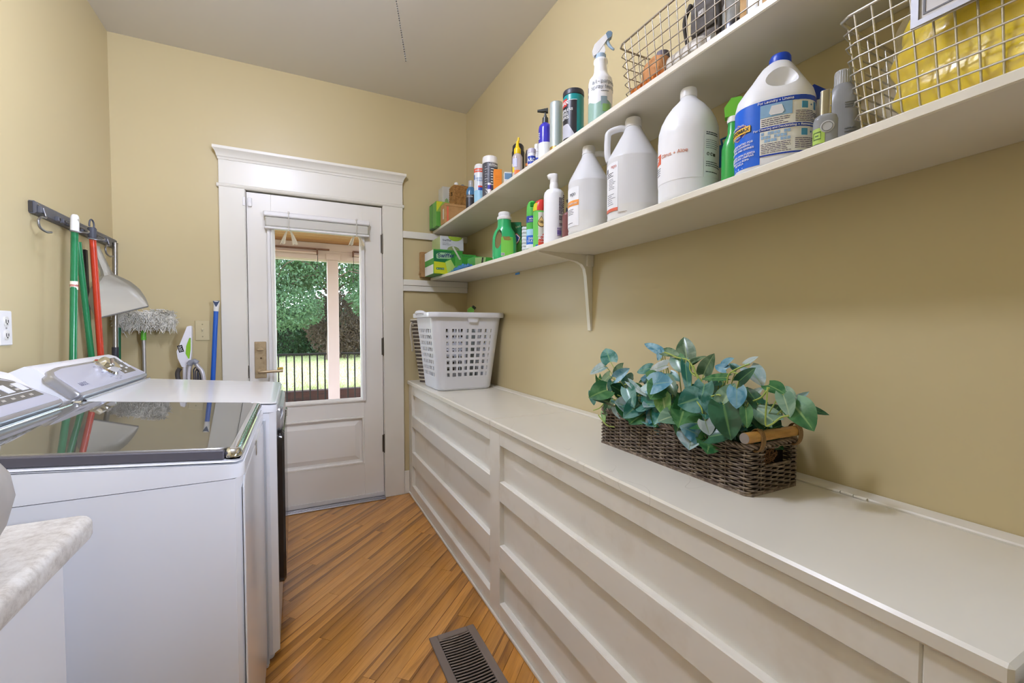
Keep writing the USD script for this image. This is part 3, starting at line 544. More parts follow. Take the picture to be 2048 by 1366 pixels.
pw('lid_hinge', cat(cyl((-.600, -1.485, 1.0), (-.600, -1.455, 1.0), .011), cyl((-.575, -1.475, 1.003), (-.595, -1.475, 1.0), .006)), chrome, wsh, smooth=30)
bd = [(-.014, 0), (-.009, .022), (.009, .022), (.014, 0), (.009, -.022), (-.009, -.022)]
pw('badge', frame(puff(rnd(Polygon(bd), .002), [(0, 0), (0, .004), (.003, .006)], 40), (-.108, -1.783, .885), (0, 1, 0), (0, 0, 1)), chrome, wsh, label='small chrome badge')
pw('front_panel', frame(puff(rrect(-2.10, -1.465, .05, .896, .02), [(0, 0), (0, .002), (.004, .004)], 80), (-.108, 0, 0), (0, 1, 0), (0, 0, 1)), enam, wsh, smooth=30)
pw('edge_strip', box(-.112, -.098, -1.452, -1.443, .012, .90, .002), C('#b9bcc0', .4), wsh)
pw('strip_end', hull([(-.112, -1.452, .012), (-.10, -1.452, .012), (-.106, -1.445, .012), (-.110, -1.45, -.0), (-.104, -1.449, 0), (-.1, -1.446, .004)]), C('#dadde0', .4), wsh)

# ---------------------------------------------------------------- counter with the vase
lam = usdkit.material(stage, '/World/Looks/stone_laminate', {'g': ('geometry', {}), 'n': ('noise_texture', {'scale': 55.0, 'detail': 6.0, 'roughness': 0.7}), 'n2': ('noise_texture', {'scale': 9.0, 'detail': 4.0}),
    'r': ('rgb_ramp', {'ramp': [(.32, lin('#b9b1a6')), (.5, lin('#d5d0c7')), (.68, lin('#e3e0d9'))]}), 'r2': ('rgb_ramp', {'ramp': [(.35, (.86, .84, .82)), (.65, (1, 1, 1))]}), 'm': ('mix_color', {'blend_type': 'multiply', 'fac': 1.0}), 'p': ('principled_bsdf', {'roughness': .35})},
    [('g.position', 'n.vector'), ('g.position', 'n2.vector'), ('n.fac', 'r.fac'), ('n2.fac', 'r2.fac'), ('r.color', 'm.a'), ('r2.color', 'm.b'), ('m.result', 'p.base_color')], surface='p.BSDF')
ctr = thing('counter', 'white base cabinet with a speckled stone countertop in front of the washer', 'counter', (-.64, -3.0, 0))
cr_ = rrect(XL+.002, -.322, -3.95, -2.197, .022)
pw('countertop', hull(np.vstack([np.column_stack([A(cr_.buffer(-i_).exterior.coords), np.full(len(cr_.buffer(-i_).exterior.coords), z_)]) for i_, z_ in [(.010, .858), (.003, .861), (.0001, .868)]+[(.014*(1-math.cos(q_))+.0001, .886+.014*math.sin(q_)) for q_ in np.linspace(0, PI/2, 6)]])), lam, ctr, smooth=32)
pw('cabinet', box(XL+.004, -.372, -3.93, -2.218, .09, .858, .002), enam, ctr); pw('plinth', box(XL+.004, -.43, -3.93, -2.23, 0, .09), C('#c9c7c4', .5), ctr)
for k in range(3): pw('cabinet_door', box(-.372, -.354, -2.80-k*.57, -2.235-k*.57, .10, .84, .004), enam, ctr)
ves = thing('vase', 'round greige ceramic vase on the countertop at the left edge', 'vase', (-.455, -2.415, .9003))
put('body', body([(0, .055, .055, 2), (.004, .066, .066, 2), (.03, .090, .090, 2), (.06, .104, .104, 2), (.095, .112, .112, 2), (.125, .108, .108, 2), (.155, .092, .092, 2), (.18, .066, .066, 2), (.196, .044, .044, 2), (.205, .044, .044, 2), (.203, .036, .036, 2), (.15, .03, .03, 2)], 48), M('greige_ceramic', '#aba59d', .45, noise=(6, '#938c85', .45, .7)), ves, smooth=60)
put('foot_ring', lathe([(.050, -.0002), (.060, -.0002), (.060, .005), (.05, .005)], 40), C('#4c4641', .6), ves)  # dark ring stands in for the shade under the vase
# ---------------------------------------------------------------- tool rail and the things on the left
rl = thing('tool_rail', 'dark grey tool rail with wire hooks screwed to the left wall', 'rail', (XL, -.43, 1.692))
steel = M('brushed_steel', '#a7a39b', .28, .95); wire = M('hook_wire', '#8e8e92', .35, .9); gre = M('rail_grey', '#5f6066', .45, .3)
pw('rail_bar', prism([(XL, 1.668), (XL, 1.717), (XL+.016, 1.717), (XL+.022, 1.711), (XL+.022, 1.674), (XL+.016, 1.668)], .855, 'xz', -.873), gre, rl, smooth=20)
pw('end_cap', box(XL, XL+.012, -.877, -.873, 1.672, 1.713), C('#35322f', .5), rl)
for y in (-.86,): pw('screw', cyl((XL+.022, y, 1.705), (XL+.024, y, 1.705), .004, n=10), steel, rl); pw('screw', cyl((XL+.022, y, 1.680), (XL+.024, y, 1.680), .004, n=10), steel, rl)
HX = XL+.024
for y in (-.85, -.195):
    p = pw('hook_clip', box(XL+.02, XL+.034, y-.016, y+.016, 1.672, 1.70, .003), gre, rl)
    pw('hook', tube(curve([(HX+.008, y, 1.695), (HX+.014, y, 1.670), (HX+.018, y-.010, 1.655), (HX+.02, y-.05, 1.650), (HX+.022, y-.075, 1.63), (HX+.024, y-.068, 1.607), (HX+.028, y-.035, 1.598), (HX+.032, y-.005, 1.602)], 40), .0042, 8), wire, rl, smooth=True)
for y in (-.70, -.51, -.36, -.60):
    for d in (-.021, .021):
        cl_ = pw('clip', box(XL+.02, XL+.036, y+d-.009, y+d+.009, 1.670, 1.69, .003), gre, rl); pw('slot', cyl((XL+.0362, y+d, 1.680), (XL+.0372, y+d, 1.680), .005, n=10), C('#1f1e1d', .5), rl, sub=cl_)
for y, d in ((-.70, .0), (-.525, .0)):
    pw('holder_wire', tube(curve([(HX, y+.045, 1.684), (HX+.045, y+.035, 1.668), (HX+.085, y+.012, 1.648), (HX+.098, y-.018, 1.634), (HX+.082, y-.045, 1.628), (HX+.05, y-.05, 1.632)], 30), .0036, 8), wire, rl, smooth=True)
grn = M('green_handle', '#1f7a4a', .3, coat=.3); wcap = M('white_grip', '#e6e4de', .4)
def handled(name, label, catg, p_top, p_bot, r, mat, cap=None, capl=0.0, capmat=None, head=None):
    """a long handle whose axis runs from the floor to p_top; p_bot is a second point low on it"""
    a, b = A(p_top, float), A(p_bot, float); d = (b-a)/(b[2]-a[2]); foot = a+d*(.004-a[2])
    t = thing(name, label, catg, tuple(foot)); u_ = (a-foot)/np.linalg.norm(a-foot)
    pw('handle', cyl(foot+u_*.02, a-u_*capl, r, n=20), mat, t)
    if cap: pw(*cap(a, u_), t)
    if head is not None: pw('head', head(foot), C('#4d7a5b', .7), t)
    return t, a, u_, foot
def mophead(c): return box(c[0]-.02, c[0]+.055, c[1]-.13, c[1]+.13, .003, .03, .008)
def capA(a, u_):
    m = cat(tube([a-u_*.075, a-u_*.07, a-u_*.02, a-u_*.006, a], [.0125, .0145, .0145, .013, .009], 20))
    return ('grip', m, wcap)
t, a, u_, f0 = handled('mop', 'green-handled mop with a white grip hanging from the tool rail', 'mop', (-.835, -.70, 1.708), (-.835, -.762, 1.08), .0123, grn, capA, .07)
pw('hang_hole', cyl(a-u_*.022+A([.0125, -.004, 0]), a-u_*.022+A([.0155, -.005, 0]), .0045, n=12), C('#b9b2a0', .5), t)
q0 = a-u_*.305
W_ = Wrap([(-.1, .0123, .0123, 2), (.1, .0123, .0123, 2)])
st = W_.patch(-140, 20, -.018, .018, .0006, 16, 4); st.apply_translation(q0); pw('brand_sticker', st, C('#efe9d8', .4), t)
tx = W_.word('LIBMAN', -62, -.004, .008, .0012, True); tx.apply_translation(q0); pw('sticker_print', tx, C('#b1322a', .4), t)
handled('mop', 'green mop handle leaning crosswise behind the white-gripped mop', 'mop', (-.876, -.553, 1.615), (-.866, -.475, 1.077), .0120, grn, None, 0, head=None)
rubr = M('broom_red', '#c23a1e', .35, coat=.2); dgc = M('grip_dark_grey', '#4a4b52', .5)
def capB(a, u_):
    lo = a-u_*.10; P = tube([lo, lo+u_*.01, a-u_*.052, a-u_*.045], [.0135, .0155, .0165, .012], 20)
    ang = np.linspace(-.3, PI+.3, 16); cc = a-u_*.030
    L = tube([cc+A([.3*.014*math.cos(q), .95*.0135*math.cos(q), .026*math.sin(q)-.006]) for q in ang], .0035, 8)
    return ('grip', cat(P, L), dgc)
handled('broom', 'red-handled broom with a dark grey looped grip on the tool rail', 'broom', (-.835, -.531, 1.735), (-.835, -.467, 1.076), .0125, rubr, capB, .08)
blk = thing('squeegee_handle', 'flat black handle standing behind the red broom', 'handle', (-.888, -.335, 0)); pw('bar', hull([(-.895+dx, y+dy, z) for y, z in ((-.396, 1.602), (-.335, .003)) for dx in (-.012, -.002) for dy in (-.012, .012)]), C('#232125', .5), blk)
def collar(a, u_): return ('end_cap', cyl(a-u_*.004, a, .0128, n=16), steel)
t, a, u_, f0 = handled('metal_pole', 'brushed steel pole at the corner end of the tool rail', 'pole', (-.858, -.156, 1.68), (-.858, -.200, 1.06), .0118, steel, collar)
pw('collar', cyl(a-u_*.68, a-u_*.56, .0145, n=16), C('#343338', .5), t)
handled('mop', 'dark green handle in the corner under the dust mop head', 'mop', (-.866, -.118, 1.225), (-.866, -.131, 1.05), .012, M('deep_green', '#17603a', .35), None, 0)
# dustpan
dpm = M('dustpan_plastic', '#cfcabb', .3, trans=.15, sss=.2)
dp = thing('dustpan', 'grey translucent dustpan hanging behind the red broom', 'dustpan', (-.80, -.36, 1.45))
L0, L1 = A([-.850, -.445, 1.270]), A([-.705, -.235, 1.340]); ex = (L1-L0); wd = np.linalg.norm(ex); ex /= wd
Ht = A([-.868, -.385, 1.625]); mid = (L0+L1)/2; ey = Ht-mid; ey -= ex*np.dot(ey, ex); ey /= np.linalg.norm(ey); ez = np.cross(ex, ey)
def pan_pt(x, y, z): return mid+ex*x+ey*y+ez*z
rows_o, rows_i = [], []
hshift = np.dot(Ht-mid, ex); Hl = np.dot(Ht-mid, ey)
for f in np.linspace(0, 1, 15):
    y = f*Hl; w = np.interp(f, [0, .12, .30, .42, .52, .58, 1], [wd/2, wd/2*1.0, wd/2*.88, wd/2*.66, wd/2*.36, .020, .014]); cx = hshift*np.interp(f, [0, .3, .6, 1], [0, .18, .62, 1]); dep = np.interp(f, [0, .2, .45, .6, 1], [.012, .04, .05, .018, .012])
    rows_o.append([pan_pt(cx+w*sx, y, -dep*sz) for sx, sz in ((-1, -.15), (-1, .5), (-.8, 1), (0, 1.08), (.8, 1), (1, .5), (1, -.15))])
out_ = A(rows_o); inn = out_+ez*.003
pw('scoop', loft([np.vstack([o_, i_[::-1]]) for o_, i_ in zip(out_[:9], inn[:9])]), dpm, dp, smooth=40)
pw('handle', loft([np.vstack([o_, i_[::-1]]) for o_, i_ in zip(out_[8:], inn[8:])]), dpm, dp, smooth=40)
pw('lip', tube([L0-ez*.004, L1-ez*.004], .004, 6), C('#77756f', .5), dp)
c_ = pan_pt(.0, Hl*.26, -.049); pw('maker_mark', cat(frame(meshkit.text_mesh('K8', .022, .001), c_-ex*.02, ex, ey)), C('#a19c92', .5), dp)
# dust mop with a fluffy head, head up
dmp = thing('dust_mop', 'dust mop standing head up with a fluffy off-white pad on the far wall', 'mop', (-.768, -.055, 0))
g = np.random.default_rng(21); core = box(-.885, -.625, -.085, -.035, 1.235, 1.315, .015)
core = move(core, (0, 0, 0)); v = core.vertices; v[:, 2] += (v[:, 0]+.755)*.02; core.vertices = v
fl = M('mop_fibre', '#e4e0d4', .9, noise=(14, '#c4beae', .45, .75)); pw('pad', core, fl, dmp)
n = 1500; fx = g.uniform(-.888, -.622, n); fz = g.uniform(1.228, 1.318, n)+(fx+.755)*.02; P = []
for k in range(n):
    s0 = A([fx[k], -.083+g.uniform(-.002, .004), fz[k]]); dd = A([g.normal(0, .012), -abs(g.normal(.012, .006)), g.normal(-.006, .012)]); P.append(tube([s0, s0+dd*.7, s0+dd*1.3+A([g.normal(0, .004), .002, -.006])], [.0034, .003, .0012], 4, cap=False))
pw('fringe', cat(*P), fl, dmp, kind='stuff', smooth=True)
pw('handle', cyl((-.772, -.058, .004), (-.772, -.058, 1.19), .009, n=16), M('pole_silver', '#bdb9b2', .35, .6), dmp); pw('ferrule', cyl((-.772, -.058, 1.155), (-.772, -.058, 1.232), .0125, .0125, 16), M('lime_plastic', '#63b53a', .35), dmp)
# blue pole
def capC(a, u_): return ('grip', cat(tube([a-u_*.062, a-u_*.06, a-u_*.03, a-u_*.004, a], [.0125, .0135, .0150, .0175, .016], 20)), wcap)
t, a, u_, f0 = handled('blue_pole', 'bright blue cleaning pole with a white grip left of the door', 'pole', (-.421, -.060, 1.386), (-.446, -.060, .934), .0125, M('blue_handle', '#1f5fc0', .35, coat=.2), capC, .05)
pw('grip_inlay', hull([a+A(p) for p in ((-.0165, -.012, -.002), (.0165, -.012, -.002), (-.0165, .0, .002), (.0165, 0, .002), (.002, -.0155, -.034), (-.003, -.0155, -.034), (-.010, -.0178, -.006), (.010, -.0178, -.006))]), C('#3c4a68', .4), t)
# steam mop with its hose
sm = thing('steam_mop', 'white upright steam mop with a lime green handle inset beside the light switch', 'steam mop', (-.578, -.115, 0))
whp = M('steam_white', '#e8e7ee', .25, coat=.3)
S_ = [(1.02, -.571, .014, .016), (.93, -.572, .013, .016), (.60, -.575, .014, .018), (.25, -.578, .024, .026), (.10, -.578, .05, .05), (.03, -.578, .055, .06)]
pw('stem', loft([A([(x+a_*math.cos(q), -.115+b_*math.sin(q), z) for q in np.arange(24)*PI/12]) for z, x, a_, b_ in S_[::-1]]), whp, sm, smooth=50)
lp = [(-.556, 1.232), (-.535, 1.238), (-.5345, 1.20), (-.537, 1.10), (-.543, 1.01), (-.556, .995), (-.585, 1.0), (-.603, 1.05), (-.607, 1.09), (-.59, 1.135)]
hole = Polygon([(-.5385, 1.19), (-.541, 1.10), (-.549, 1.035), (-.566, 1.075), (-.562, 1.12)])
pw('handle', prism(rnd(Polygon(lp), .005).difference(rnd(hole, .004).buffer(.0)), .036, 'xz', -.133), whp, sm, smooth=40)
pw('inset', prism(rnd(hole, .004), .022, 'xz', -.126), M('steam_lime', '#8ac22f', .35), sm)
lab = frame(box(-.012, .012, -.02, .02, 0, .001), (-.588, -.1335, 1.105), A([1, 0, .25]), A([-.25, 0, 1])); pw('warning_label', lab, C('#232323', .4), sm)
pw('label_print', cat(*[frame(box(-.008, .008*w, -.0012, .0012, 0, .0016), A([-.588, -.1335, 1.105])+A([-.25, 0, 1])*zz, A([1, 0, .25]), A([-.25, 0, 1])) for zz, w in ((.012, 1), (.006, .5), (0, .9), (-.006, .7), (-.012, 1))]), C('#e8e8e8', .4), sm)
hs = curve([(-.545, -.16, .60), (-.551, -.155, .90), (-.545, -.15, 1.00), (-.525, -.15, 1.026), (-.505, -.15, 1.00), (-.480, -.15, .93), (-.462, -.15, .60), (-.47, -.16, .2)], 48)
pw('hose', tube(hs, .0115, 12), M('hose_silver', '#c3bfc2', .3, .4), sm, smooth=True)
pw('hose_clip', tube([(-.548, -.152, 1.012), (-.538, -.150, 1.026), (-.522, -.150, 1.032), (-.508, -.15, 1.020)], .0155, 14), C('#8d8f98', .35), sm, smooth=30)
pw('power_cord', cat(*[tube(curve([(-.53+k*.01, -.14, .5), (-.528+k*.008, -.135, .9), (-.527+k*.01, -.135, .985-.008*k), (-.505+k*.008, -.135, .94), (-.49, -.14, .5)], 24), .0035, 6) for k in range(3)]), C('#3a3a48', .4), sm, smooth=True)
pw('cord_wrap', tube(curve([(-.605, -.10, .90), (-.612, -.10, .96), (-.60, -.10, .99)], 8), .012, 10), C('#4b4540', .5), sm)
# ---------------------------------------------------------------- things on the lower shelf (far end first)
def face_of(x, y): return math.degrees(math.atan2(CAM[1]-y, CAM[0]-x))+90     # local -y looks at the viewer
def stand(name, label, catg, x, y, z, rz=None, group=None): return thing(name, label, catg, (x, y, z), face_of(x, y) if rz is None else rz, group)
hdpe = M('white_hdpe', '#f0f1f3', .32, sss=.15); capw = M('cap_white', '#e9e8e6', .35); paper = M('label_paper', '#e9eaec', .5); ink = C('#54565f', .5); inkp = C('#5f5670', .5)
milky = M('milky_plastic', '#f3f4f6', .3, extra={'alpha': .72}); liquid = M('soap_liquid', '#f4e8bc', .3); card = M('cardboard', '#b28a58', .7, noise=(20, '#a27a4a', .4, .7))
swg = M('carton_green', '#3f9a3a', .4); swd = C('#1f6f45', .4); swy = C('#cfd22e', .4); sww = C('#e7e9e7', .4); navy = C('#1d2b66', .4); dirt = C('#3b3f36', .5)
def bx(t, name, x0, x1, y0, y1, z0, z1, m, b=.0015, **k): return put(name, box(x0, x1, y0, y1, z0, z1, b), m, t, **k)
e = .0006
# brown carton with an open flap
t = thing('cardboard_box', 'brown cardboard box squeezed in behind the green cloth refill box', 'box', (.93, -.038, ZL(-.03)))
bx(t, 'carton', -.10, .10, -.014, .03, 0, .182, card); put('flap', hull([(-.10, -.016, .03), (-.10, -.016, .10), (-.12, -.02, .008), (-.098, -.014, .03), (-.098, -.014, .10), (-.118, -.018, .008)]), card, t)
# cloth refill box: left end white with a green band, printed front
t = thing('refill_box', 'green and yellow floor cloth refill box lying at the far end of the lower shelf', 'box', (.955, -.18, ZL(-.18)))
bx(t, 'carton', -.103, .108, -.12, .10, 0, .168, swg, .002)
put('end_panel', cat(box(-.1036, -.103, -.116, .098, .108, .165), box(-.1036, -.103, -.116, .098, .003, .066)), sww, t, smooth=False)
F = -.12-e
put('front_print', prism([(-.10, .003), (-.10, .085), (-.02, .080), (-.0, .003)], e, 'xz', F), swy, t, smooth=False)
put('front_print', prism([(-.10, .085), (-.10, .158), (.03, .160), (.0, .11), (-.02, .085)], e, 'xz', F), swd, t, smooth=False)
put('front_print', prism([(-.02, .085), (.02, .105), (.05, .055), (.055, .003), (.0, .003)], e, 'xz', F), C('#b9d873', .4), t, smooth=False)
put('front_print', prism([(.05, .06), (.075, .105), (.106, .108), (.106, .035), (.06, .030)], e, 'xz', F), sww, t, smooth=False)
put('front_print', prism([(.045, .035), (.072, .05), (.106, .030), (.106, .004), (.05, .004)], e, 'xz', F), C('#2f7f8c', .4), t, smooth=False)
put('front_print', prism([(.068, .028), (.076, .036), (.094, .104), (.086, .106), (.078, .06)], e, 'xz', F-.0004), dirt, t, smooth=False)
put('front_print', prism([(-.084, .030), (-.028, .030), (-.028, .044), (-.084, .044)], e, 'xz', F-.0004), swd, t, smooth=False)
put('count_text', flat_text('30 CLOTHS', .007, (-.081, F-.0006, .033), (1, 0, 0), (0, 0, 1)), sww, t)
put('logo', flat_text('Swiffer', .026, (-.075, F-.0008, .112), (1, 0, .06), (-.06, 0, 1), .0006, True), navy, t)
put('logo_outline', puff(rnd(Polygon([(-.082, .104), (.018, .108), (.028, .122), (.02, .147), (-.05, .148), (-.084, .136)]), .008), [(0, 0), (0, .0004)], 60).apply_transform(A([[1, 0, 0, 0], [0, 0, -1, F], [0, 1, 0, 0], [0, 0, 0, 1]], float)), C('#a8cfa0', .4), t)
t = thing('refill_box', 'pale grey duster refill box on top of the green cloth refill box', 'box', (.985, -.19, ZL(-.18)+.1685))
bx(t, 'carton', -.085, .085, -.11, .09, 0, .094, M('carton_grey', '#c9ccce', .45), .002)
F = -.11-e
put('front_print', prism([(.022+.05*math.cos(q), .094+.030*math.sin(q)) for q in np.linspace(PI, 2*PI, 14)], e, 'xz', F), C('#9dbb3c', .4), t, smooth=False)
put('front_print', prism([(.01+.045*math.cos(q), .002+.026*math.sin(q)) for q in np.linspace(0, PI, 14)], e, 'xz', F), C('#8a9b62', .4), t, smooth=False)
put('logo', flat_text('Swiffer', .014, (-.070, F, .058), (1, 0, .03), (-.03, 0, 1), .0005, True), C('#6c7078', .4), t)
put('small_text', cat(flat_text('DUSTERS', .007, (-.070, F, .043), (1, 0, 0), (0, 0, 1), .0005), flat_text('HEAVY DUTY', .007, (-.070, F, .032), (1, 0, 0), (0, 0, 1), .0005)), C('#85898f', .4), t)
put('end_panel', box(-.0856, -.085, -.108, .088, .003, .091), C('#a9b57a', .4), t, smooth=False)
# two more green cartons and blue film
t = thing('pad_carton', 'green pad carton with a torn white flap beside the cloth refill box', 'box', (1.035, -.43, ZL(-.43)))
bx(t, 'carton', -.052, .05, -.065, .06, 0, .118, swg, .002); put('flap', hull([(-.055, -.06, .085), (-.055, -.03, .085), (-.105, -.06, .165), (-.105, -.03, .165), (-.053, -.06, .083), (-.103, -.06, .163)]), C('#c9cfc6', .5), t)
put('tear_edge', cat(*[hull([(-.05+k*.0125, -.0665, .104), (-.0385+k*.0125, -.0665, .104), (-.044+k*.0125, -.0665, .110), (-.05+k*.0125, -.065, .104), (-.0385+k*.0125, -.065, .104), (-.044+k*.0125, -.065, .110)]) for k in range(8)]), swd, t)
t = thing('pad_carton', 'low green pad carton between the torn carton and the green detergent bottle', 'box', (1.055, -.64, ZL(-.64)))
bx(t, 'carton', -.062, .062, -.065, .06, 0, .078, swg, .002); F = -.065-e
put('front_print', prism([(-.060, .003), (-.060, .070), (-.01, .076), (.012, .076), (0, .003)], e, 'xz', F), C('#a8c486', .4), t, smooth=False); put('front_print', prism([(-.022, .02), (-.014, .074), (-.004, .074), (-.010, .02)], e, 'xz', F-.0004), dirt, t, smooth=False)
t = thing('blue_film', 'crumpled clear blue plastic pack in front of the green cartons', 'package', (.948, -.57, ZL(-.57)))
g = np.random.default_rng(4); nx, ny = 14, 26; rows = [[(-.03+.06*i/(nx-1), -.21+.39*j/(ny-1), .004+.028*math.sin(PI*i/(nx-1))*math.sin(PI*j/(ny-1))**.5*(0.55+.8*g.random())) for i in range(nx)] for j in range(ny)]
put('wrap', cat(loft(rows, cap=False, closed_u=False), box(-.028, .028, -.205, .175, 0, .004)), M('blue_film', '#3f8fd8', .15, trans=.3), t, smooth=60)
put('blue_tape_scrap', box(1.2006, 1.2040, -.895, -.845, 1.545, 1.556), C('#3f8fd8', .3), None, label='scrap of blue tape on the wall under the lower shelf', cat='tape')
# green detergent jug
t = stand('detergent_jug', 'green laundry detergent jug with a white cap and a grip hole', 'jug', .992, -1.13, ZL(-1.13))
S1 = [(0, .056, .036, 2.6), (.004, .061, .040, 2.8), (.02, .0635, .042, 3), (.09, .0638, .042, 2.8), (.125, .061, .041, 2.5), (.148, .054, .039, 2.2), (.166, .042, .036, 2), (.178, .036, .035, 2), (.214, .035, .034, 2)]
sol = body(S1, 56); sol = m3.Manifold(m3.Mesh(np.asarray(sol.vertices, np.float32), np.asarray(sol.faces, np.uint32)))
cut = body([(-.06, .017, .050, 2), (.06, .017, .050, 2)], 28); cut = move(cut, (0, 0, 0), rx=90); cut = move(cut, (-.031, 0, .108), ry=8); cut = m3.Manifold(m3.Mesh(np.asarray(cut.vertices, np.float32), np.asarray(cut.faces, np.uint32)))
gj = M('detergent_green', '#2fae6a', .28, coat=.3)
put('jug', sol-cut, gj, t, smooth=40)
W_ = Wrap(S1); put('label', W_.patch(-112, -38, .018, .118, .0007), M('label_lime', '#79c84f', .35), t)
put('label_print', cat(W_.word('ISLAND', -78, .112, .008, .0016, True), W_.word('FRESH', -72, .101, .009, .0016, True)), C('#b8434a', .4), t)
put('barcode', W_.patch(-112, -88, .022, .036, .0015), sww, t); put('barcode_lines', cat(*[W_.patch(a, a+1.3, .024, .034, .0021, 2, 2) for a in np.linspace(-110, -91, 8)]), dirt, t)
put('cap', cat(lathe([(0, .212), (.036, .212), (.038, .216), (.038, .226), (.034, .229), (.030, .231), (.030, .249), (.027, .252), (0, .252)], 36), *[cyl((.0305*math.cos(a), .0305*math.sin(a), .232), (.0305*math.cos(a), .0305*math.sin(a), .248), .001, n=5) for a in np.arange(36)*PI/18]), capw, t)
# powder cartons behind
t = stand('powder_carton', 'tall dark green dish powder carton behind the detergent jug', 'carton', 1.07, -1.085, ZL(-1.085))
dgm = M('carton_dark_green', '#1f7a4c', .35); bx(t, 'carton', -.045, .040, -.022, .022, 0, .215, dgm, .002); F = -.022-e
put('front_print', prism([(.0, .0), (.040, .0), (.040, .125), (.018, .09)], e, 'xz', F), C('#5fae4a', .4), t, smooth=False); put('front_print', prism([(.012, .003), (.037, .003), (.037, .03), (.012, .03)], e, 'xz', F-.0004), swy, t, smooth=False)
for q, c in ((1.0, '#c9553a'), (.86, '#e6e6ea'), (.68, '#33478f')): put('badge', prism([(.012+.024*q*px_, .125+.032*q*pz) for px_, pz in ((-.7, .5), (.1, 1), (1, .3), (.6, -.5), (0, -1), (-.8, -.3))], e*2, 'xz', F-.001*(2-q)), C(c, .4), t, smooth=False)
put('front_text', flat_text('PAC', .010, (.012, F-.0006, .180), (1, 0, .4), (-.4, 0, 1), .0005), C('#d6dfb0', .4), t)
t = stand('powder_carton', 'dark green carton with an orange edge behind the white folded pack', 'carton', 1.152, -1.045, ZL(-1.045)); bx(t, 'carton', -.04, .028, -.03, .03, 0, .208, M('carton_bottle_green', '#185f2a', .4), .002); bx(t, 'edge_strip', .028, .031, -.028, .028, .06, .19, C('#b5562c', .4), 0)
t = stand('paper_pack', 'stack of folded white paper wipes beside the aerosol cans', 'wipes', .995, -1.385, ZL(-1.385))
for k in range(8): bx(t, 'fold', -.029, .030, -.03, .03, k*.0158, k*.0158+.0152, M('tissue_white', '#e4e6ea', .7) if k == 0 else '/World/Looks/tissue_white', .004)
# two spray cans
t = stand('spray_can', 'green and blue bathroom cleaner spray can with a green cap', 'spray can', .972, -1.466, ZL(-1.466))
S2 = [(0, .024, .024, 2), (.004, .0262, .0262, 2), (.150, .0262, .0262, 2), (.158, .0255, .0255, 2)]
put('can', body(S2, 40), C('#4fae4c', .3), t); W_ = Wrap(S2)
put('print_band', W_.patch(-200, 20, .150, .176, .0006) if False else W_.patch(-190, 10, .128, .157, .0006), C('#24409a', .35), t); put('print_band', W_.patch(-160, -20, .052, .098, .0006), C('#a9d4ee', .35), t); put('print_band', W_.patch(-160, -20, .030, .070, .0010), C('#2f6fd0', .35), t); put('print_band', W_.patch(-190, 10, .012, .030, .0012), sww, t)
put('print_text', cat(W_.word('BAR', -98, .052, .009, .0018, True), W_.word('CLEAN', -92, .040, .009, .0018, True), W_.word('NEW', -95, .140, .007, .0014, True), W_.word('FORMULA', -95, .131, .005, .0014)), sww, t)
cp = put('cap', body([(.158, .0262, .0262, 2), (.19, .0258, .0258, 2), (.208, .023, .023, 2), (.222, .017, .019, 2), (.228, .008, .010, 2)], 36), C('#57b650', .3), t); put('nozzle', box(-.010, .014, -.028, -.012, .195, .218, .004), C('#1f8a2c', .3), cp)
t = stand('spray_can', 'lime and red furniture oil spray can with a red and yellow cap', 'spray can', .958, -1.556, ZL(-1.556))
S2 = [(0, .026, .026, 2), (.004, .0275, .0275, 2), (.152, .0275, .0275, 2), (.158, .027, .027, 2)]
put('can', body(S2, 40), C('#6cc25a', .3), t); W_ = Wrap(S2)
put('print_band', W_.patch(-100, 0, .012, .150, .0006), C('#dad7ca', .35), t)
put('print_swoosh', grid(lambda u, v, o: W_.at(u, .008+v*(.020+.052*max(0., (u+100)/90)**.8), .0012+o), np.linspace(-99, 0, 14), np.linspace(0, 1, 4)), C('#d9482e', .35), t)
dr_ = [(0, 1.25), (.28, .72), (.62, .25), (.78, -.2), (.68, -.66), (.36, -.95), (0, -1.05), (-.36, -.95), (-.68, -.66), (-.78, -.2), (-.62, .25), (-.28, .72)]
def dropm(sc, off, c, nm): 
    q = [W_.at(-72+math.degrees(x*sc/.0275), .108+z*sc, off) for x, z in dr_]; m = hull(q+[p_*A([.97, .97, 1]) for p_ in q]); put(nm, m, C(c, .35), t)
dropm(.021, .0012, '#5a3a22', 'print_drop'); dropm(.018, .0018, '#e0bf7a', 'print_drop')
put('print_text', W_.word('OIL', -72, .104, .008, .0030, True), dirt, t); put('print_text', cat(W_.word('ORANGE', -62, .046, .007, .002, True), W_.word('MOIST', -60, .034, .008, .002, True), W_.word('CLEANS', -62, .022, .006, .002)), sww, t); put('base_dot', W_.patch(-125, -100, .004, .012, .0010), C('#2a5fa8', .3), t)
put('cap', body([(.158, .0275, .0275, 2), (.172, .0275, .0275, 2), (.19, .025, .027, 2, .002, 0), (.203, .018, .022, 2, .006, 0), (.208, .010, .014, 2, .008, 0)], 36), C('#d9403a', .3), t); W2 = Wrap([(.156, .0276, .0276, 2), (.172, .0276, .0276, 2), (.19, .025, .027, 2, .002, 0)]); put('cap_side', W2.patch(-190, -112, .158, .190, .0007), C('#cfc52e', .3), t)
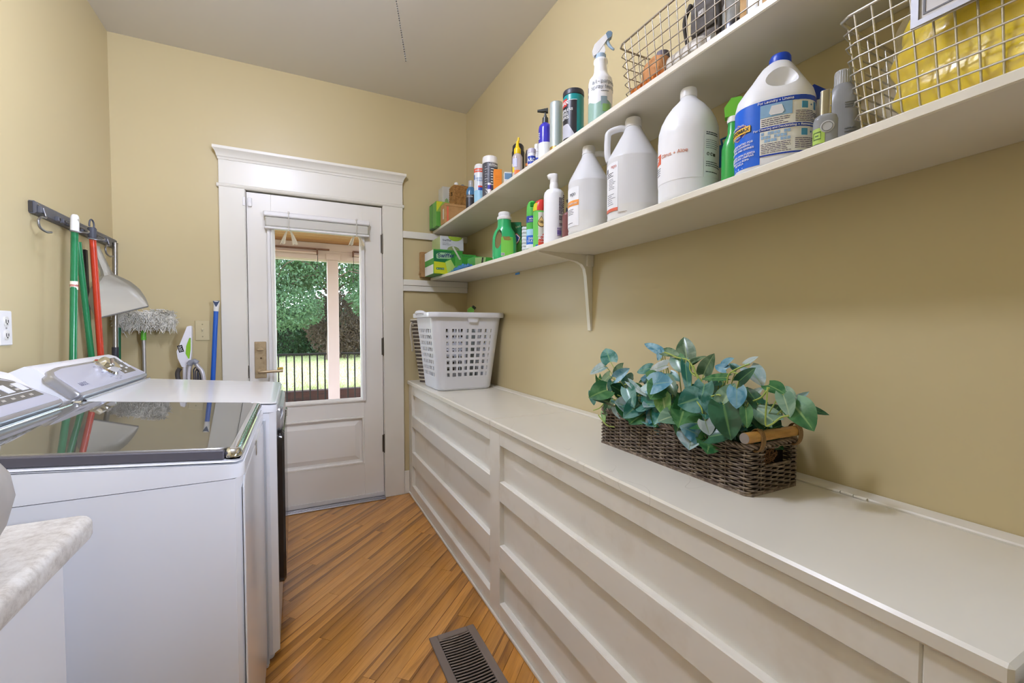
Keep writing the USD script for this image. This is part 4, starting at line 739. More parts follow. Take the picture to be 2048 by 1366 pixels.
# white pump bottle
t = stand('pump_bottle', 'white pump bottle with purple print and barcode on the lower shelf', 'bottle', .970, -1.656, ZL(-1.656))
S3 = [(0, .039, .039, 2), (.004, .0418, .0418, 2), (.008, .0424, .0424, 2), (.200, .0424, .0424, 2), (.212, .040, .040, 2), (.222, .032, .032, 2), (.226, .0215, .0215, 2)]
put('bottle', body(S3, 48), hdpe, t); W_ = Wrap(S3)
put('purple_print', W_.ruled(-62, -28, .185, .118, 14, seed=3), inkp, t); put('purple_print', W_.ruled(-62, -28, .112, .092, 4, seed=4), inkp, t); put('purple_print', W_.ruled(-60, -30, .082, .070, 2, seed=5), inkp, t); put('purple_print', W_.ruled(-30, -16, .20, .02, 22, seed=6), C('#7d5668', .5), t)
put('barcode', cat(W_.patch(-72, -46, .034, .052, .0012), *[W_.patch(-72, -46, z, z+.002, .0012, nv=2) for z in (.030, .055, .059)]), C('#7a6aa8', .5), t)
put('pump', cat(lathe([(0, .224), (.0185, .224), (.0190, .228), (.0185, .245), (.017, .252), (0, .252)], 30), body([(.252, .0165, .0165, 2), (.268, .017, .017, 2.4), (.272, .021, .018, 3, -.004, 0), (.284, .023, .018, 3, -.006, 0), (.289, .019, .015, 2.4, -.004, 0), (.291, .004, .004, 2)], 30)), capw, t, smooth=30)
t = stand('pump_bottle', 'small maroon bottle with a black pump between the white pump bottle and a gallon jug', 'bottle', .985, -1.742, ZL(-1.742))
put('bottle', body([(0, .023, .020, 3), (.003, .025, .022, 3), (.10, .025, .022, 3), (.108, .022, .02, 2.5), (.116, .010, .010, 2)], 36), M('maroon_plastic', '#7a4c4a', .3), t)
put('pump', cat(cyl((0, 0, .114), (0, 0, .132), .011, n=18), cyl((0, 0, .13), (0, 0, .158), .004, n=10), body([(.156, .008, .008, 2.5), (.164, .009, .008, 2.5), (.167, .003, .003, 2)], 16), box(0, .026, -.004, .004, .158, .165, .002)), C('#26232b', .4), t)
# three gallon jugs of hand soap
def gallon(label, x, y, r, side, band, zs):
    t = stand('soap_jug', label, 'jug', x, y, ZL(y), group='gallon soap jugs on the lower shelf')
    sh, nk, tp = zs; S_ = [(0, r*.90, r*.90, 2.3), (.006, r*.985, r*.985, 2.3), (.014, r, r, 2.3), (.022, r*.975, r*.975, 2.3), (.03, r, r, 2.3), (sh-.006, r, r, 2.3), (sh, r*.985, r*.985, 2.2), (sh+.012, r*.93, r*.93, 2.1), (nk-.02, r*.38, r*.38, 2), (nk, r*.285, r*.285, 2), (nk+.004, r*.285, r*.285, 2)]
    shell = body(S_, 56); put('jug', shell, milky, t, smooth=40)
    zl_ = .085 if side > 0 else .05
    put('liquid', body([(.004, r*.86, r*.86, 2.3), (.012, r*.95, r*.95, 2.3), (zl_, r*.95, r*.95, 2.3)], 40), liquid, t)
    o = side*r*1.0; put('handle', tube(curve([(side*r*.27, 0, nk-.004), (side*r*.55, 0, nk-.002), (side*r*.93, 0, nk-.012), (o*1.0, 0, nk-.035), (o*1.0, 0, sh+.03), (side*r*.93, 0, sh+.004)], 40), .0105, 12), milky, t, smooth=True)
    put('cap', cat(lathe([(0, nk), (r*.31, nk), (r*.315, nk+.003), (r*.315, nk+.018), (r*.29, nk+.024), (0, nk+.024)], 32), lathe([(r*.28, nk-.006), (r*.33, nk-.005), (r*.33, nk-.001), (r*.28, nk)], 32)), capw, t, smooth=35)
    return t, Wrap(S_), r
t, W_, r = gallon('gallon soap jug with an orange label band and its handle on the right', 1.004, -1.848, .0765, 1, 0, (.200, .312, .336))
put('label', W_.patch(-170, -116, .030, .172, .0009), paper, t); put('label_band', W_.patch(-170, -116, .104, .124, .0014), C('#e8994a', .4), t); put('brand_text', W_.word('ngo', -136, .142, .012, .0016), C('#6b6f77', .4), t); put('band_text', W_.word('conditioner', -138, .110, .007, .0020), paper, t); put('small_print', W_.ruled(-160, -124, .095, .072, 4, seed=7, h=.25), ink, t); put('small_print', W_.ruled(-160, -124, .045, .040, 1, seed=8, h=.3), ink, t)
t, W_, r = gallon('gallon soap jug with a red band low on its label, handle on the left', 1.010, -2.083, .0822, -1, 0, (.205, .318, .340))
put('label', W_.patch(-165, -122, .030, .185, .0009), paper, t); put('label_band', W_.patch(-165, -122, .030, .040, .0014), C('#d5694f', .4), t); put('logo_block', W_.patch(-160, -154, .158, .172, .0014), ink, t); put('brand_text', W_.word('ngo', -133, .168, .009, .0014), C('#d98a80', .4), t); put('small_print', W_.ruled(-158, -128, .156, .140, 3, seed=9, h=.35), ink, t); put('small_print', W_.ruled(-150, -128, .136, .100, 7, seed=10, h=.25), C('#8d9098', .5), t); put('small_print', W_.ruled(-155, -128, .088, .050, 6, seed=11, h=.25), C('#8d9098', .5), t); put('jug_print', W_.ruled(-122, -100, .026, .018, 2, seed=12, h=.2), C('#b9a39c', .5), t)
t = stand('soap_jug', 'large round-shouldered white gallon jug of citrus and aloe soap', 'jug', 1.008, -2.312, ZL(-2.312)); r = .0803
S_ = [(0, r*.86, r*.86, 2), (.006, r*.95, r*.95, 2), (.016, r*.99, r*.99, 2), (.05, r*.985, r*.985, 2), (.058, r*1.0, r*1.0, 2), (.185, r, r, 2), (.205, r*.985, r*.985, 2), (.228, r*.90, r*.90, 2), (.25, r*.76, r*.76, 2), (.272, r*.56, r*.56, 2), (.288, r*.36, r*.36, 2), (.297, r*.27, r*.27, 2), (.304, r*.26, r*.26, 2)]
put('jug', body(S_, 64), hdpe, t, smooth=50); W_ = Wrap(S_); put('cap', lathe([(0, .300), (r*.275, .300), (r*.28, .304), (r*.28, .318), (r*.255, .324), (0, .324)], 32), capw, t, smooth=35)
put('label', W_.patch(-172, -62, .055, .178, .0007), M('label_film', '#f0f0f2', .35), t); put('label', W_.patch(-60, -2, .055, .178, .0007), '/World/Looks/label_film', t)
put('logo_block', W_.patch(-172, -150, .112, .140, .0013), C('#e0633a', .4), t); put('logo_letter', W_.word('P', -161, .117, .017, .0018, True), paper, t); put('variety_text', W_.word('Citrus + Aloe', -118, .124, .0095, .0014), C('#d98a68', .4), t)
put('small_print', W_.ruled(-56, -12, .176, .166, 2, seed=13, h=.45), ink, t); put('small_print', W_.ruled(-56, -12, .156, .130, 5, seed=14, h=.22), C('#8b8e96', .5), t); put('warning_icons', cat(W_.word('O', -52, .112, .008, .0014, True), W_.word('C', -44, .112, .008, .0014, True), W_.patch(-39, -33, .112, .119, .0014)), dirt, t); put('small_print', W_.ruled(-56, -12, .098, .082, 3, seed=15, h=.3), ink, t); put('small_print', W_.ruled(-56, -14, .072, .066, 1, seed=16, h=.3), ink, t); put('side_print', W_.ruled(-168, -150, .104, .08, 4, seed=17, h=.3), C('#9fa1a8', .5), t)
# spray bottles behind
t = stand('spray_bottle', 'green spray bottle with a lime trigger between the round jug and the bleach jug', 'bottle', 1.02, -2.447, ZL(-2.447))
put('bottle', body([(0, .024, .021, 2.4), (.004, .027, .023, 2.4), (.11, .027, .023, 2.2), (.13, .022, .02, 2), (.148, .0135, .0135, 2), (.182, .013, .013, 2)], 40), M('spray_green', '#2f9e45', .25, coat=.3), t)
put('collar', cyl((0, 0, .176), (0, 0, .190), .0150, n=24), capw, t); put('trigger_head', hull([(-.020, -.012, .190), (.016, -.012, .190), (-.020, .012, .190), (.016, .012, .190), (-.022, -.010, .215), (.030, -.010, .222), (-.022, .010, .215), (.03, .01, .222), (-.006, -.008, .238), (.016, -.008, .238), (-.006, .008, .238), (.016, .008, .238)]), C('#6cb83a', .3), t)
t = stand('blue_bottle', 'blue bottle with a carry loop seen behind the green spray bottle', 'bottle', 1.135, -2.325, ZL(-2.325))
S_ = [(0, .030, .026, 2.4), (.12, .030, .026, 2.4), (.15, .024, .022, 2), (.165, .014, .014, 2), (.185, .014, .014, 2)]; put('bottle', body(S_, 36), M('bottle_blue', '#2f78b5', .3), t); put('loop', tube([(.002, 0, .18), (-.004, 0, .205), (.018, 0, .212), (.026, 0, .205), (.024, 0, .168)], .0035, 8), C('#3a7fc0', .3), t); W_ = Wrap(S_); put('label', W_.patch(-130, -10, .02, .115, .0008), C('#d9d6cf', .4), t); put('label_print', W_.patch(-90, -20, .078, .095, .0014), C('#8a6a4a', .4), t); put('label_print', W_.patch(-90, -20, .018, .03, .0014), C('#26305a', .4), t); put('brand_text', W_.word('de', -55, .05, .016, .0014, True), navy, t)
# bleach jug
t = stand('bleach_jug', 'big white bleach jug with a bright blue label and a blue cap', 'jug', 1.006, -2.563, ZL(-2.563))
S_ = [(0, .070, .058, 2.6), (.005, .077, .064, 2.6), (.014, .0800, .066, 2.6), (.150, .0800, .066, 2.6), (.158, .0805, .066, 2.5), (.176, .076, .062, 2.4), (.196, .064, .054, 2.2, .001, 0), (.216, .051, .045, 2, .003, 0), (.232, .041, .036, 2, .004, 0), (.245, .032, .029, 2, .005, 0), (.254, .022, .022, 2, .008, 0)]
jb = body(S_, 64); jb = jb.subdivide(); jm = m3.Manifold(m3.Mesh(np.asarray(jb.vertices, np.float32), np.asarray(jb.faces, np.uint32))); jm = jm if jm.volume() > 0 else m3.Manifold(m3.Mesh(np.asarray(jb.vertices, np.float32), np.asarray(jb.faces[:, ::-1], np.uint32)))
dent = trimesh.creation.icosphere(subdivisions=3, radius=1.0); dent.apply_scale((.034, .026, .030)); dent = move(dent, (.016, -.050, .205), ry=-18)
put('jug', jm-m3.Manifold(m3.Mesh(np.asarray(dent.vertices, np.float32), np.asarray(dent.faces, np.uint32))), hdpe, t, smooth=45)
put('cap', cat(body([(.246, .0205, .0205, 2, .010, 0), (.252, .0225, .0225, 2, .010, 0), (.266, .0220, .0220, 2, .010, 0), (.272, .019, .019, 2, .010, 0), (.273, .004, .004, 2, .01, 0)], 30)), M('cap_blue', '#1a45b4', .35), t, smooth=35)
W_ = Wrap(S_); bl = M('label_blue', '#0f62d6', .35)
put('label', W_.patch(-178, -112, .012, .150, .0008, nv=8), bl, t); put('label', W_.patch(-112, -4, .030, .150, .0008, nv=8), M('label_cream', '#efefe6', .4), t)
put('label_band', W_.patch(-112, -4, .140, .150, .0014, nv=2), C('#2650c0', .35), t); put('label_band', W_.patch(-112, -4, .083, .091, .0014, nv=2), C('#2c49ae', .35), t); put('label_band', W_.patch(-112, -40, .028, .031, .0014, nv=2), C('#2c49ae', .35), t); put('label_band', W_.patch(-4, -1, .03, .15, .0010), C('#2c49ae', .35), t)
put('band_text', cat(W_.word('For Laundry + Linens', -88, .1425, .0052, .0020, True), W_.word('For Cleaning and Deodorizing + Remueve la suciedad', -62, .0848, .0044, .0020, True)), paper, t)
put('picture', W_.patch(-112, -62, .112, .140, .0014), C('#8fb7d8', .4), t)
put('picture_shirt', hull([W_.at(-86+a_, z, o_) for o_ in (.0012, .0024) for a_, z in ((-8, .135), (8, .135), (12, .120), (9, .115), (-9, .115), (-12, .120))]), paper, t)
put('picture', cat(*[W_.patch(a_, a_+4.2, z, z+.006, .0014, 2, 2) for k, (a_, z) in enumerate((a_, z) for a_ in np.arange(-110, -64, 5.2) for z in (.058, .066, .074)) if (k*7) % 5]), C('#9dbfe0', .4), t)
for z in (.122, .064): put('picture_cup', W_.patch(-48, -39, z, z+.014, .0014), C('#4b9fc6', .4), t); put('picture_bottle', W_.patch(-27, -21, z-.001, z+.015, .0014), C('#4b8fc0', .4), t)
put('plus_sign', cat(*[W_.word('+', -33, z, .006, .0014, True) for z in (.127, .069)]), C('#4b7fa8', .4), t)
for a0, a1, z1, z0, n, sd in ((-110, -64, .110, .093, 4, 20), (-57, -14, .118, .093, 7, 21), (-110, -62, .056, .033, 6, 22), (-57, -12, .060, .036, 6, 23)): put('small_print', W_.ruled(a0, a1, z0, z1, n, seed=sd, h=.28), inkp, t)
bo = [(0, 1), (.95, .55), (.95, -.45), (0, -1), (-.95, -.45), (-.95, .55)]
def badge(sc, off, c, nm): put(nm, hull([W_.at(-150+math.degrees(x*sc*1.15/.074)*.8, .098+z*sc*.80, o_) for o_ in (off-.0006, off) for x, z in bo]), C(c, .4), t)
badge(.024, .0018, '#d9a07a', 'badge'); badge(.021, .0024, '#3a3f9a', 'badge')
put('badge_banner', W_.patch(-176, -126, .091, .105, .0034), C('#f0c040', .4), t); put('badge_text', W_.word('CLOROMAX', -151, .0945, .0075, .0040, True), dirt, t); put('badge_text', W_.word('TECHNOLOGY', -151, .1085, .004, .0034), paper, t); put('badge_text', W_.word('BLEACH', -151, .0855, .004, .0034), paper, t)
put('label_text', cat(*[W_.word(s_, -146, z, .0042, .0018, True) for s_, z in (('CONCENTRATED FOR', .066), ('MORE CLEANING', .060), ('WHITENS AND SHINES', .053), ('BLANQUEA CON FUERZA', .041), ('SUPERFICIES LIMPIAS', .035), ('BRILLA LA ROPA', .028), ('BLANCA', .022))]), paper, t)
# right of the bleach jug
t = stand('bottle', 'white bottle with a navy label and a blue flip cap behind the bleach jug', 'bottle', 1.115, -2.603, ZL(-2.603)); S_ = [(0, .031, .026, 2.4), (.125, .031, .026, 2.4), (.152, .028, .024, 2.2), (.174, .019, .018, 2), (.180, .012, .012, 2)]
put('bottle', body(S_, 36), hdpe, t); W_ = Wrap(S_); put('label', W_.patch(-170, -5, .01, .130, .0008), C('#1b2140', .35), t); put('cap', hull([(x_, s_*w_, z_+.030) for s_ in (-1, 1) for x_, w_, z_ in ((-.022, .014, .150), (.014, .014, .150), (-.028, .010, .180), (-.012, .010, .188), (.012, .010, .168))]), M('cap_royal', '#1740b0', .35), t)
t = stand('bottle', 'tall translucent grey bottle with a grey cap beside the wire basket', 'bottle', 1.045, -2.686, ZL(-2.686)); S_ = [(0, .031, .025, 2.6), (.112, .031, .025, 2.6), (.138, .027, .023, 2.2), (.152, .018, .017, 2), (.156, .0145, .0145, 2)]
put('bottle', body(S_, 40), M('grey_plastic', '#8f9193', .3), t); put('cap', cat(cyl((0, 0, .154), (0, 0, .184), .0150, .014, 30), *[cyl((.0148*math.cos(a), .0148*math.sin(a), .156), (.0143*math.cos(a), .0143*math.sin(a), .182), .0007, n=5) for a in np.arange(24)*PI/12]), C('#b4b5b4', .4), t); W_ = Wrap(S_); put('small_print', W_.ruled(-80, -20, .112, .098, 3, seed=30, h=.3), C('#77797b', .5), t); put('small_print', W_.ruled(-80, -20, .06, .04, 3, seed=31, h=.3), C('#77797b', .5), t); put('blue_logo', W_.patch(-165, -150, .07, .095, .0008), C('#4a6d9a', .4), t)
t = stand('bottle', 'short clear bottle with a shiny silver cap and a lime label at the shelf edge', 'bottle', .948, -2.706, ZL(-2.706)); S_ = [(0, .019, .015, 2.8), (.003, .0205, .0165, 2.8), (.052, .0205, .0165, 2.6), (.06, .018, .0145, 2.4), (.064, .012, .010, 2.4)]
put('bottle', body(S_, 40), M('smoky_clear', '#a2a5a6', .1, extra={'alpha': .8}), t); put('cap', body([(.064, .0098, .0085, 3.4), (.110, .0098, .0085, 3.4), (.1115, .0088, .0075, 3)], 30), chrome, t); W_ = Wrap(S_); put('label', W_.patch(-160, -92, .006, .036, .0008), C('#a8c65a', .4), t); put('label_frame', cat(W_.patch(-150, -112, .014, .016, .0012), W_.patch(-150, -112, .027, .029, .0012), W_.patch(-150, -148, .014, .029, .0012, 2), W_.patch(-114, -112, .014, .029, .0012, 2), W_.patch(-140, -124, .020, .0225, .0012)), C('#4d6b2a', .4), t)
sl = frame(lathe([(.0, 0), (.0115, 0), (.0115, .0006), (.0098, .001), (.0098, .0012), (.0, .0012)], 28), W_.at(-80, .036, .0004), (1, 0, 0), (0, 0, 1)); put('round_seal', sl, C('#b9bab8', .4), t); put('seal_ring', frame(tube([(.0085*math.cos(a), .0085*math.sin(a), .0012) for a in np.arange(24)*PI/12], .0006, 5, closed=True), W_.at(-80, .036, .0004), (1, 0, 0), (0, 0, 1)), C('#6e7070', .4), t)
# ---------------------------------------------------------------- things on the upper shelf (far end first)
tg = C('#5fa343', .4); tgd = C('#35653a', .45)
t = thing('tissue_box', 'narrow dark-edged green box standing against the far wall on the upper shelf', 'box', (.975, -.047, ZU)); bx(t, 'carton', -.068, .07, -.036, .036, 0, .180, tgd, .002); bx(t, 'end_panel', -.0695, -.068, -.031, -.012, .01, .17, tg, 0); bx(t, 'end_panel', -.0695, -.068, -.006, .031, .01, .17, tg, 0)
t = thing('tissue_box', 'bright green box with a yellow corner beside the cardboard box', 'box', (.985, -.138, ZU)); bx(t, 'carton', -.079, .09, -.048, .048, 0, .176, tg, .002); put('corner_print', prism([(-.076, .174), (-.03, .174), (-.076, .10)], .0006, 'xz', -.0487), swy, t, smooth=False); put('corner_print', prism([(-.03, .174), (.08, .174), (.08, .12), (-.076, .10)], .0005, 'xz', -.0486), C('#8fb54a', .4), t, smooth=False)
t = thing('tissue_box', 'pale grey printed box standing on top of the green boxes', 'box', (1.02, -.075, ZU+.1805)); bx(t, 'carton', -.047, .05, -.05, .05, 0, .125, M('carton_pale', '#c6c4b8', .45), .002); put('leaf_print', prism([(-.03, .004), (-.002, .004), (-.004, .03), (-.016, .042), (-.028, .03)], .0006, 'xz', -.0507), C('#86a46c', .4), t, smooth=False); put('stripe_print', cat(*[box(x, x+.003, -.0508, -.05, .02, .11) for x in (.02, .028, .036)]), C('#a7a79c', .4), t)
t = thing('cardboard_box', 'plain brown cardboard box with a strip of red tape under the small wicker basket', 'box', (1.0, -.255, ZU)); bx(t, 'carton', -.068, .10, -.046, .050, 0, .135, card, .002); bx(t, 'tape', -.052, -.040, -.0468, -.046, .01, .115, C('#d8664a', .5), 0); bx(t, 'label', -.0688, -.068, -.03, -.005, .03, .10, C('#cfc8b8', .5), 0); bx(t, 'lid_flap', -.070, .102, -.049, -.046, .118, .137, card, .001)
# small wicker basket
t = thing('wicker_basket', 'small square honey wicker basket with a side handle hole on the cardboard box', 'basket', (1.054, -.245, ZU+.1375)); wk1 = M('honey_wicker', '#b8894e', .6, noise=(60, '#7d5526', .4, .7))
bx(t, 'liner', -.045, .045, -.045, .045, .003, .115, C('#5f4320', .8), .002)
for k in range(17):
    z = .006+k*.0072; P = []
    for j in range(64):
        q = j/64*4; i, f = int(q), q % 1; c = [(-.05, -.05), (.05, -.05), (.05, .05), (-.05, .05), (-.05, -.05)]; a, b = A(c[i]), A(c[i+1]); p = a+(b-a)*f; n_ = A([b[1]-a[1], a[0]-b[0]])/.1; P.append((*(p+n_*.0032*math.sin(PI*(j+k))*1+n_*(.0022 if (j+k) % 2 else -.0012)), z+.0022*((j % 4)-1.5)/1.5*0))
    if 9 <= k <= 12: P = [p for p in P if not (p[0] < -.044 and abs(p[1]) < .016)]; ii = max(range(len(P)), key=lambda m_: np.linalg.norm(A(P[m_])-A(P[m_-1]))); P = P[ii:]+P[:ii]; put('strand', tube(P, .0040, 5), wk1, t, smooth=True)
    else: put('strand', tube(P, .0040, 5, closed=True), wk1, t, smooth=True)
put('rim', tube([(x, y, .129+.001*math.sin(k)) for k, (x, y) in enumerate(((-.05, -.05), (0, -.052), (.05, -.05), (.052, 0), (.05, .05), (0, .052), (-.05, .05), (-.052, 0)))], .0055, 7, closed=True), wk1, t, smooth=True)
t = thing('canister', 'small white canister peeking out of the small wicker basket', 'canister', (1.030, -.262, ZU+.1375+.1152)); put('body', lathe([(0, 0), (.0145, 0), (.015, .03), (.013, .042), (.006, .047), (0, .047)], 24), hdpe, t); put('vent_holes', cat(*[cyl((x, -.0105, .040), (x, -.012, .041), .0018, n=6) for x in (-.004, .004)]), ink, t)
t = thing('brush_head', 'grey round brush head peeking out of the small wicker basket', 'brush', (1.077, -.262, ZU+.1375+.1152)); put('head', move(lathe([(0, -.008), (.016, -.008), (.019, 0), (.016, .008), (0, .010)], 24), (0, 0, .021), rx=70), C('#75777a', .5), t); put('stem', cyl((.004, 0, 0), (.022, -.004, .030), .004, n=8), C('#5c5750', .5), t)
def can(name, label, catg, x, y, r, h, mat, top=None, sq=2.0, b=1.0):
    t = stand(name, label, catg, x, y, ZU); S_ = [(0, r*.94, r*.94*b, sq), (.003, r, r*b, sq), (h-.004, r, r*b, sq), (h, r*.95, r*.95*b, sq)]; put('body', body(S_, 44), mat, t); return t, Wrap(S_)
# mouthwash-like bottle
t = stand('bottle', 'dark blue liquid bottle with a black label and a clear cap', 'bottle', .990, -.650, ZU); S_ = [(0, .027, .02, 2.6), (.004, .030, .022, 2.6), (.115, .030, .022, 2.5), (.135, .026, .020, 2.2), (.150, .016, .015, 2)]
put('bottle', body(S_, 40), M('liquid_blue', '#3f6f96', .15, coat=.4), t); put('cap', lathe([(0, .148), (.016, .148), (.0165, .152), (.015, .188), (0, .190)], 24), M('clear_cap', '#b7b9bc', .2, extra={'alpha': .7}), t); W_ = Wrap(S_); put('label', W_.patch(-165, -15, .012, .100, .0008), C('#26252b', .35), t); put('label_line', cat(W_.patch(-150, -60, .086, .088, .0013, nv=2), W_.patch(-150, -70, .094, .0955, .0013, nv=2)), sww, t)
# air spray can
t, W_ = can('spray_can', 'white and pale blue spray can with a red-orange band at its shoulder', 'spray can', .978, -.821, .0318, .205, C('#dfe4ea', .3)); put('cap', lathe([(0, .204), (.0305, .204), (.031, .208), (.029, .222), (.024, .228), (0, .229)], 32), capw, t)
put('band', W_.patch(-190, 10, .178, .200, .0006), C('#e5593a', .35), t); put('wave', W_.patch(-170, -10, .004, .075, .0006), C('#9fd0e8', .3), t); put('logo', W_.patch(-105, -40, .074, .098, .0012), C('#3358b4', .35), t); put('logo_top', W_.patch(-105, -40, .090, .100, .0018), C('#d9483a', .35), t); put('disc', W_.patch(-170, -146, .138, .165, .0010), C('#4a6fae', .35), t)
put('can_text', cat(W_.word('BREEZE', -100, .184, .008, .0014, True)), sww, t); put('can_text', cat(W_.word('Laundry', -92, .140, .009, .0014), W_.word('Fresh', -88, .126, .009, .0014)), C('#6f9ccf', .35), t)
# grey canister
t, W_ = can('canister', 'charcoal canister with a white lid and white measuring marks', 'canister', .988, -.952, .0425, .190, M('charcoal_plastic', '#4c4d55', .4)); put('lid', cat(lathe([(0, .189), (.0425, .189), (.0435, .193), (.0430, .214), (.0425, .216), (.041, .225), (.036, .228), (0, .228)], 40)), capw, t, smooth=30)
put('mark', cat(*[W_.patch(-130-(k % 2)*2, -130+[10, 22][k % 2], .03+k*.0135, .0318+k*.0135, .0010, nv=2) for k in range(11)]), sww, t); put('mark_text', W_.ruled(-84, -60, .16, .06, 7, seed=40, h=.3), sww, t); put('word_plate', cat(W_.patch(-88, -30, .166, .168, .0012, nv=2), W_.patch(-88, -30, .184, .186, .0012, nv=2), W_.patch(-88, -86.5, .166, .186, .0012, 2, 2)), sww, t); put('word', W_.word('polident', -60, .171, .010, .0012, True), sww, t); put('numeral', W_.word('3', -112, .020, .020, .0012, True), sww, t)
# boxes
t = thing('carton', 'small orange carton in front of the charcoal canister', 'carton', (.972, -1.085, ZU), -18); bx(t, 'carton', -.020, .022, -.020, .020, 0, .113, M('carton_orange', '#e58628', .4), .0015); bx(t, 'side_print', -.0206, -.020, -.006, .006, .02, .10, C('#efb56a', .4), 0); put('small_print', cat(*[box(-.012, .012, -.0208, -.020, z, z+.0012) for z in (.06, .068, .076)]), C('#c56a1c', .4), t)
t = thing('carton', 'tiny blue and white printed carton beside the orange carton', 'carton', (1.0, -1.155, ZU), -18); bx(t, 'carton', -.020, .022, -.016, .016, 0, .082, sww, .0015); put('print', cat(box(-.019, .02, -.0168, -.016, .045, .075)), C('#6f94b4', .4), t); put('print', box(-.010, .018, -.0172, -.016, .02, .038), C('#2b3550', .4), t)
t = thing('tube', 'small purple and white tube between the canister and the orange carton', 'tube', (.944, -1.045, ZU)); put('body', body([(0, .010, .010, 2), (.03, .010, .010, 2), (.055, .0095, .003, 2)], 20), hdpe, t); put('cap', cyl((0, 0, .02), (0, 0, .042), .0107, n=20), C('#3f3fa8', .35), t)
# black can
t, W_ = can('spray_can', 'black spray can with blue and yellow print behind the yellow-capped glue bottle', 'spray can', 1.005, -1.262, .0318, .152, C('#28272d', .3)); put('cap', body([(.150, .029, .029, 2), (.178, .028, .028, 2), (.186, .022, .024, 2), (.188, .008, .008, 2)], 30), C('#232227', .35), t); put('print', W_.patch(-150, -110, .095, .112, .0008), C('#3a52c8', .35), t); put('print', W_.patch(-150, -100, .03, .050, .0008), C('#d9c832', .35), t); put('print_text', cat(W_.word('PRO', -128, .076, .012, .0012, True), W_.word('10', -132, .060, .012, .0012, True), W_.word('SPRAY', -126, .012, .010, .0014, True)), sww, t)
# glue bottle
t = stand('glue_bottle', 'clear glue bottle with a tall bright yellow nozzle cap', 'bottle', .966, -1.330, ZU); yl = M('glue_yellow', '#f0c814', .35); S_ = [(0, .022, .018, 2.4), (.004, .0245, .02, 2.4), (.095, .0245, .02, 2.3), (.108, .018, .016, 2), (.112, .014, .014, 2)]
put('bottle', body(S_, 36), M('clear_glue', '#d3c6c4', .15, extra={'alpha': .75}), t); put('cap', cat(lathe([(0, .110), (.0165, .110), (.0165, .132), (.014, .138), (.009, .144), (.006, .165), (.0055, .172), (0, .173)], 26), tube([(0, 0, .158), (.004, 0, .172), (.006, 0, .188)], .0055, 10)), yl, t, smooth=40); W_ = Wrap(S_); put('label', W_.patch(-160, -130, .02, .06, .0008), C('#f0d23c', .4), t); put('label', W_.patch(-128, -60, .01, .03, .0008), C('#e07a3c', .4), t); put('label', W_.patch(-150, -95, .045, .085, .0012), C('#c6c9e6', .4), t)
t, W_ = can('bottle', 'small dark brown bottle with silver top print between the glue and the blue-labelled bottles', 'bottle', .985, -1.408, .0165, .090, C('#33292a', .3), b=.8); put('cap', body([(.09, .0155, .012, 2), (.104, .012, .010, 2), (.108, .004, .004, 2)], 20), C('#3a3538', .3), t); put('label', W_.patch(-150, -60, .030, .042, .0008), C('#c9762e', .4), t); put('label_text', W_.word('60', -120, .012, .014, .0012, True), sww, t)
t, W_ = can('bottle', 'small white bottle with a blue label and a white screw cap', 'bottle', 1.012, -1.437, .0195, .090, hdpe, b=.8); put('neck', lathe([(0, .088), (.018, .089), (.012, .104), (.010, .106), (0, .106)], 24), hdpe, t); put('cap', lathe([(0, .105), (.0115, .105), (.0115, .124), (.010, .126), (0, .126)], 24), capw, t); put('label', W_.patch(-160, -20, .02, .060, .0008), C('#2f49b4', .35), t); put('label', W_.patch(-150, -110, .066, .082, .0008), C('#c9485a', .35), t); put('label_text', W_.word('GEL', -110, .034, .014, .0014, True), sww, t)
t, W_ = can('jar', 'squat white jar with a blue label and mauve lid beside the purple pump bottle', 'jar', .958, -1.486, .0178, .058, hdpe); put('lid', lathe([(0, .057), (.0185, .057), (.019, .060), (.0185, .074), (.016, .077), (0, .077)], 28), M('lid_mauve', '#c9c3cf', .35), t); put('label', W_.patch(-165, -15, .008, .042, .0008), C('#2c45a8', .35), t); put('label_text', W_.word('A&D', -100, .018, .014, .0014, True), sww, t)
# purple pump bottle
t = stand('pump_bottle', 'royal purple pump bottle with a black pump and a white lower label', 'bottle', .982, -1.563, ZU); S_ = [(0, .027, .027, 2), (.004, .0292, .0292, 2), (.135, .0292, .0292, 2), (.150, .026, .026, 2), (.160, .017, .017, 2), (.164, .0125, .0125, 2)]
put('bottle', body(S_, 44), M('royal_purple', '#3a35b4', .22, coat=.4), t); W_ = Wrap(S_); put('label', W_.patch(-190, 10, .006, .074, .0008), sww, t); put('side_text', W_.ruled(-158, -136, .118, .088, 4, seed=44, h=.5), sww, t)
put('pump', cat(cyl((0, 0, .162), (0, 0, .186), .0135, .0125, 24), cyl((0, 0, .185), (0, 0, .212), .0042, n=12), cyl((0, 0, .186), (0, 0, .196), .007, n=16), hull([(-.034, -.006, .214), (-.034, .006, .214), (.012, -.009, .209), (.012, .009, .209), (-.034, -.005, .220), (-.034, .005, .220), (.012, -.008, .226), (.012, .008, .226), (.0, -.010, .212), (.0, .010, .212)])), C('#3a3c38', .35), t)
t, W_ = can('tin', 'plain pale silver-grey cylinder with a gold foot', 'tin', .974, -1.664, .0262, .200, M('pale_silver', '#b9c2be', .38, .3)); put('foot_band', W_.patch(-180, 179, .002, .020, .0007, 60), M('gold_band', '#c9a45c', .3, .8), t); put('top_rim', tube([(.0245*math.cos(a), .0245*math.sin(a), .2) for a in np.arange(40)*PI/20], .0012, 6, closed=True), C('#c9cfcc', .3, .4), t)
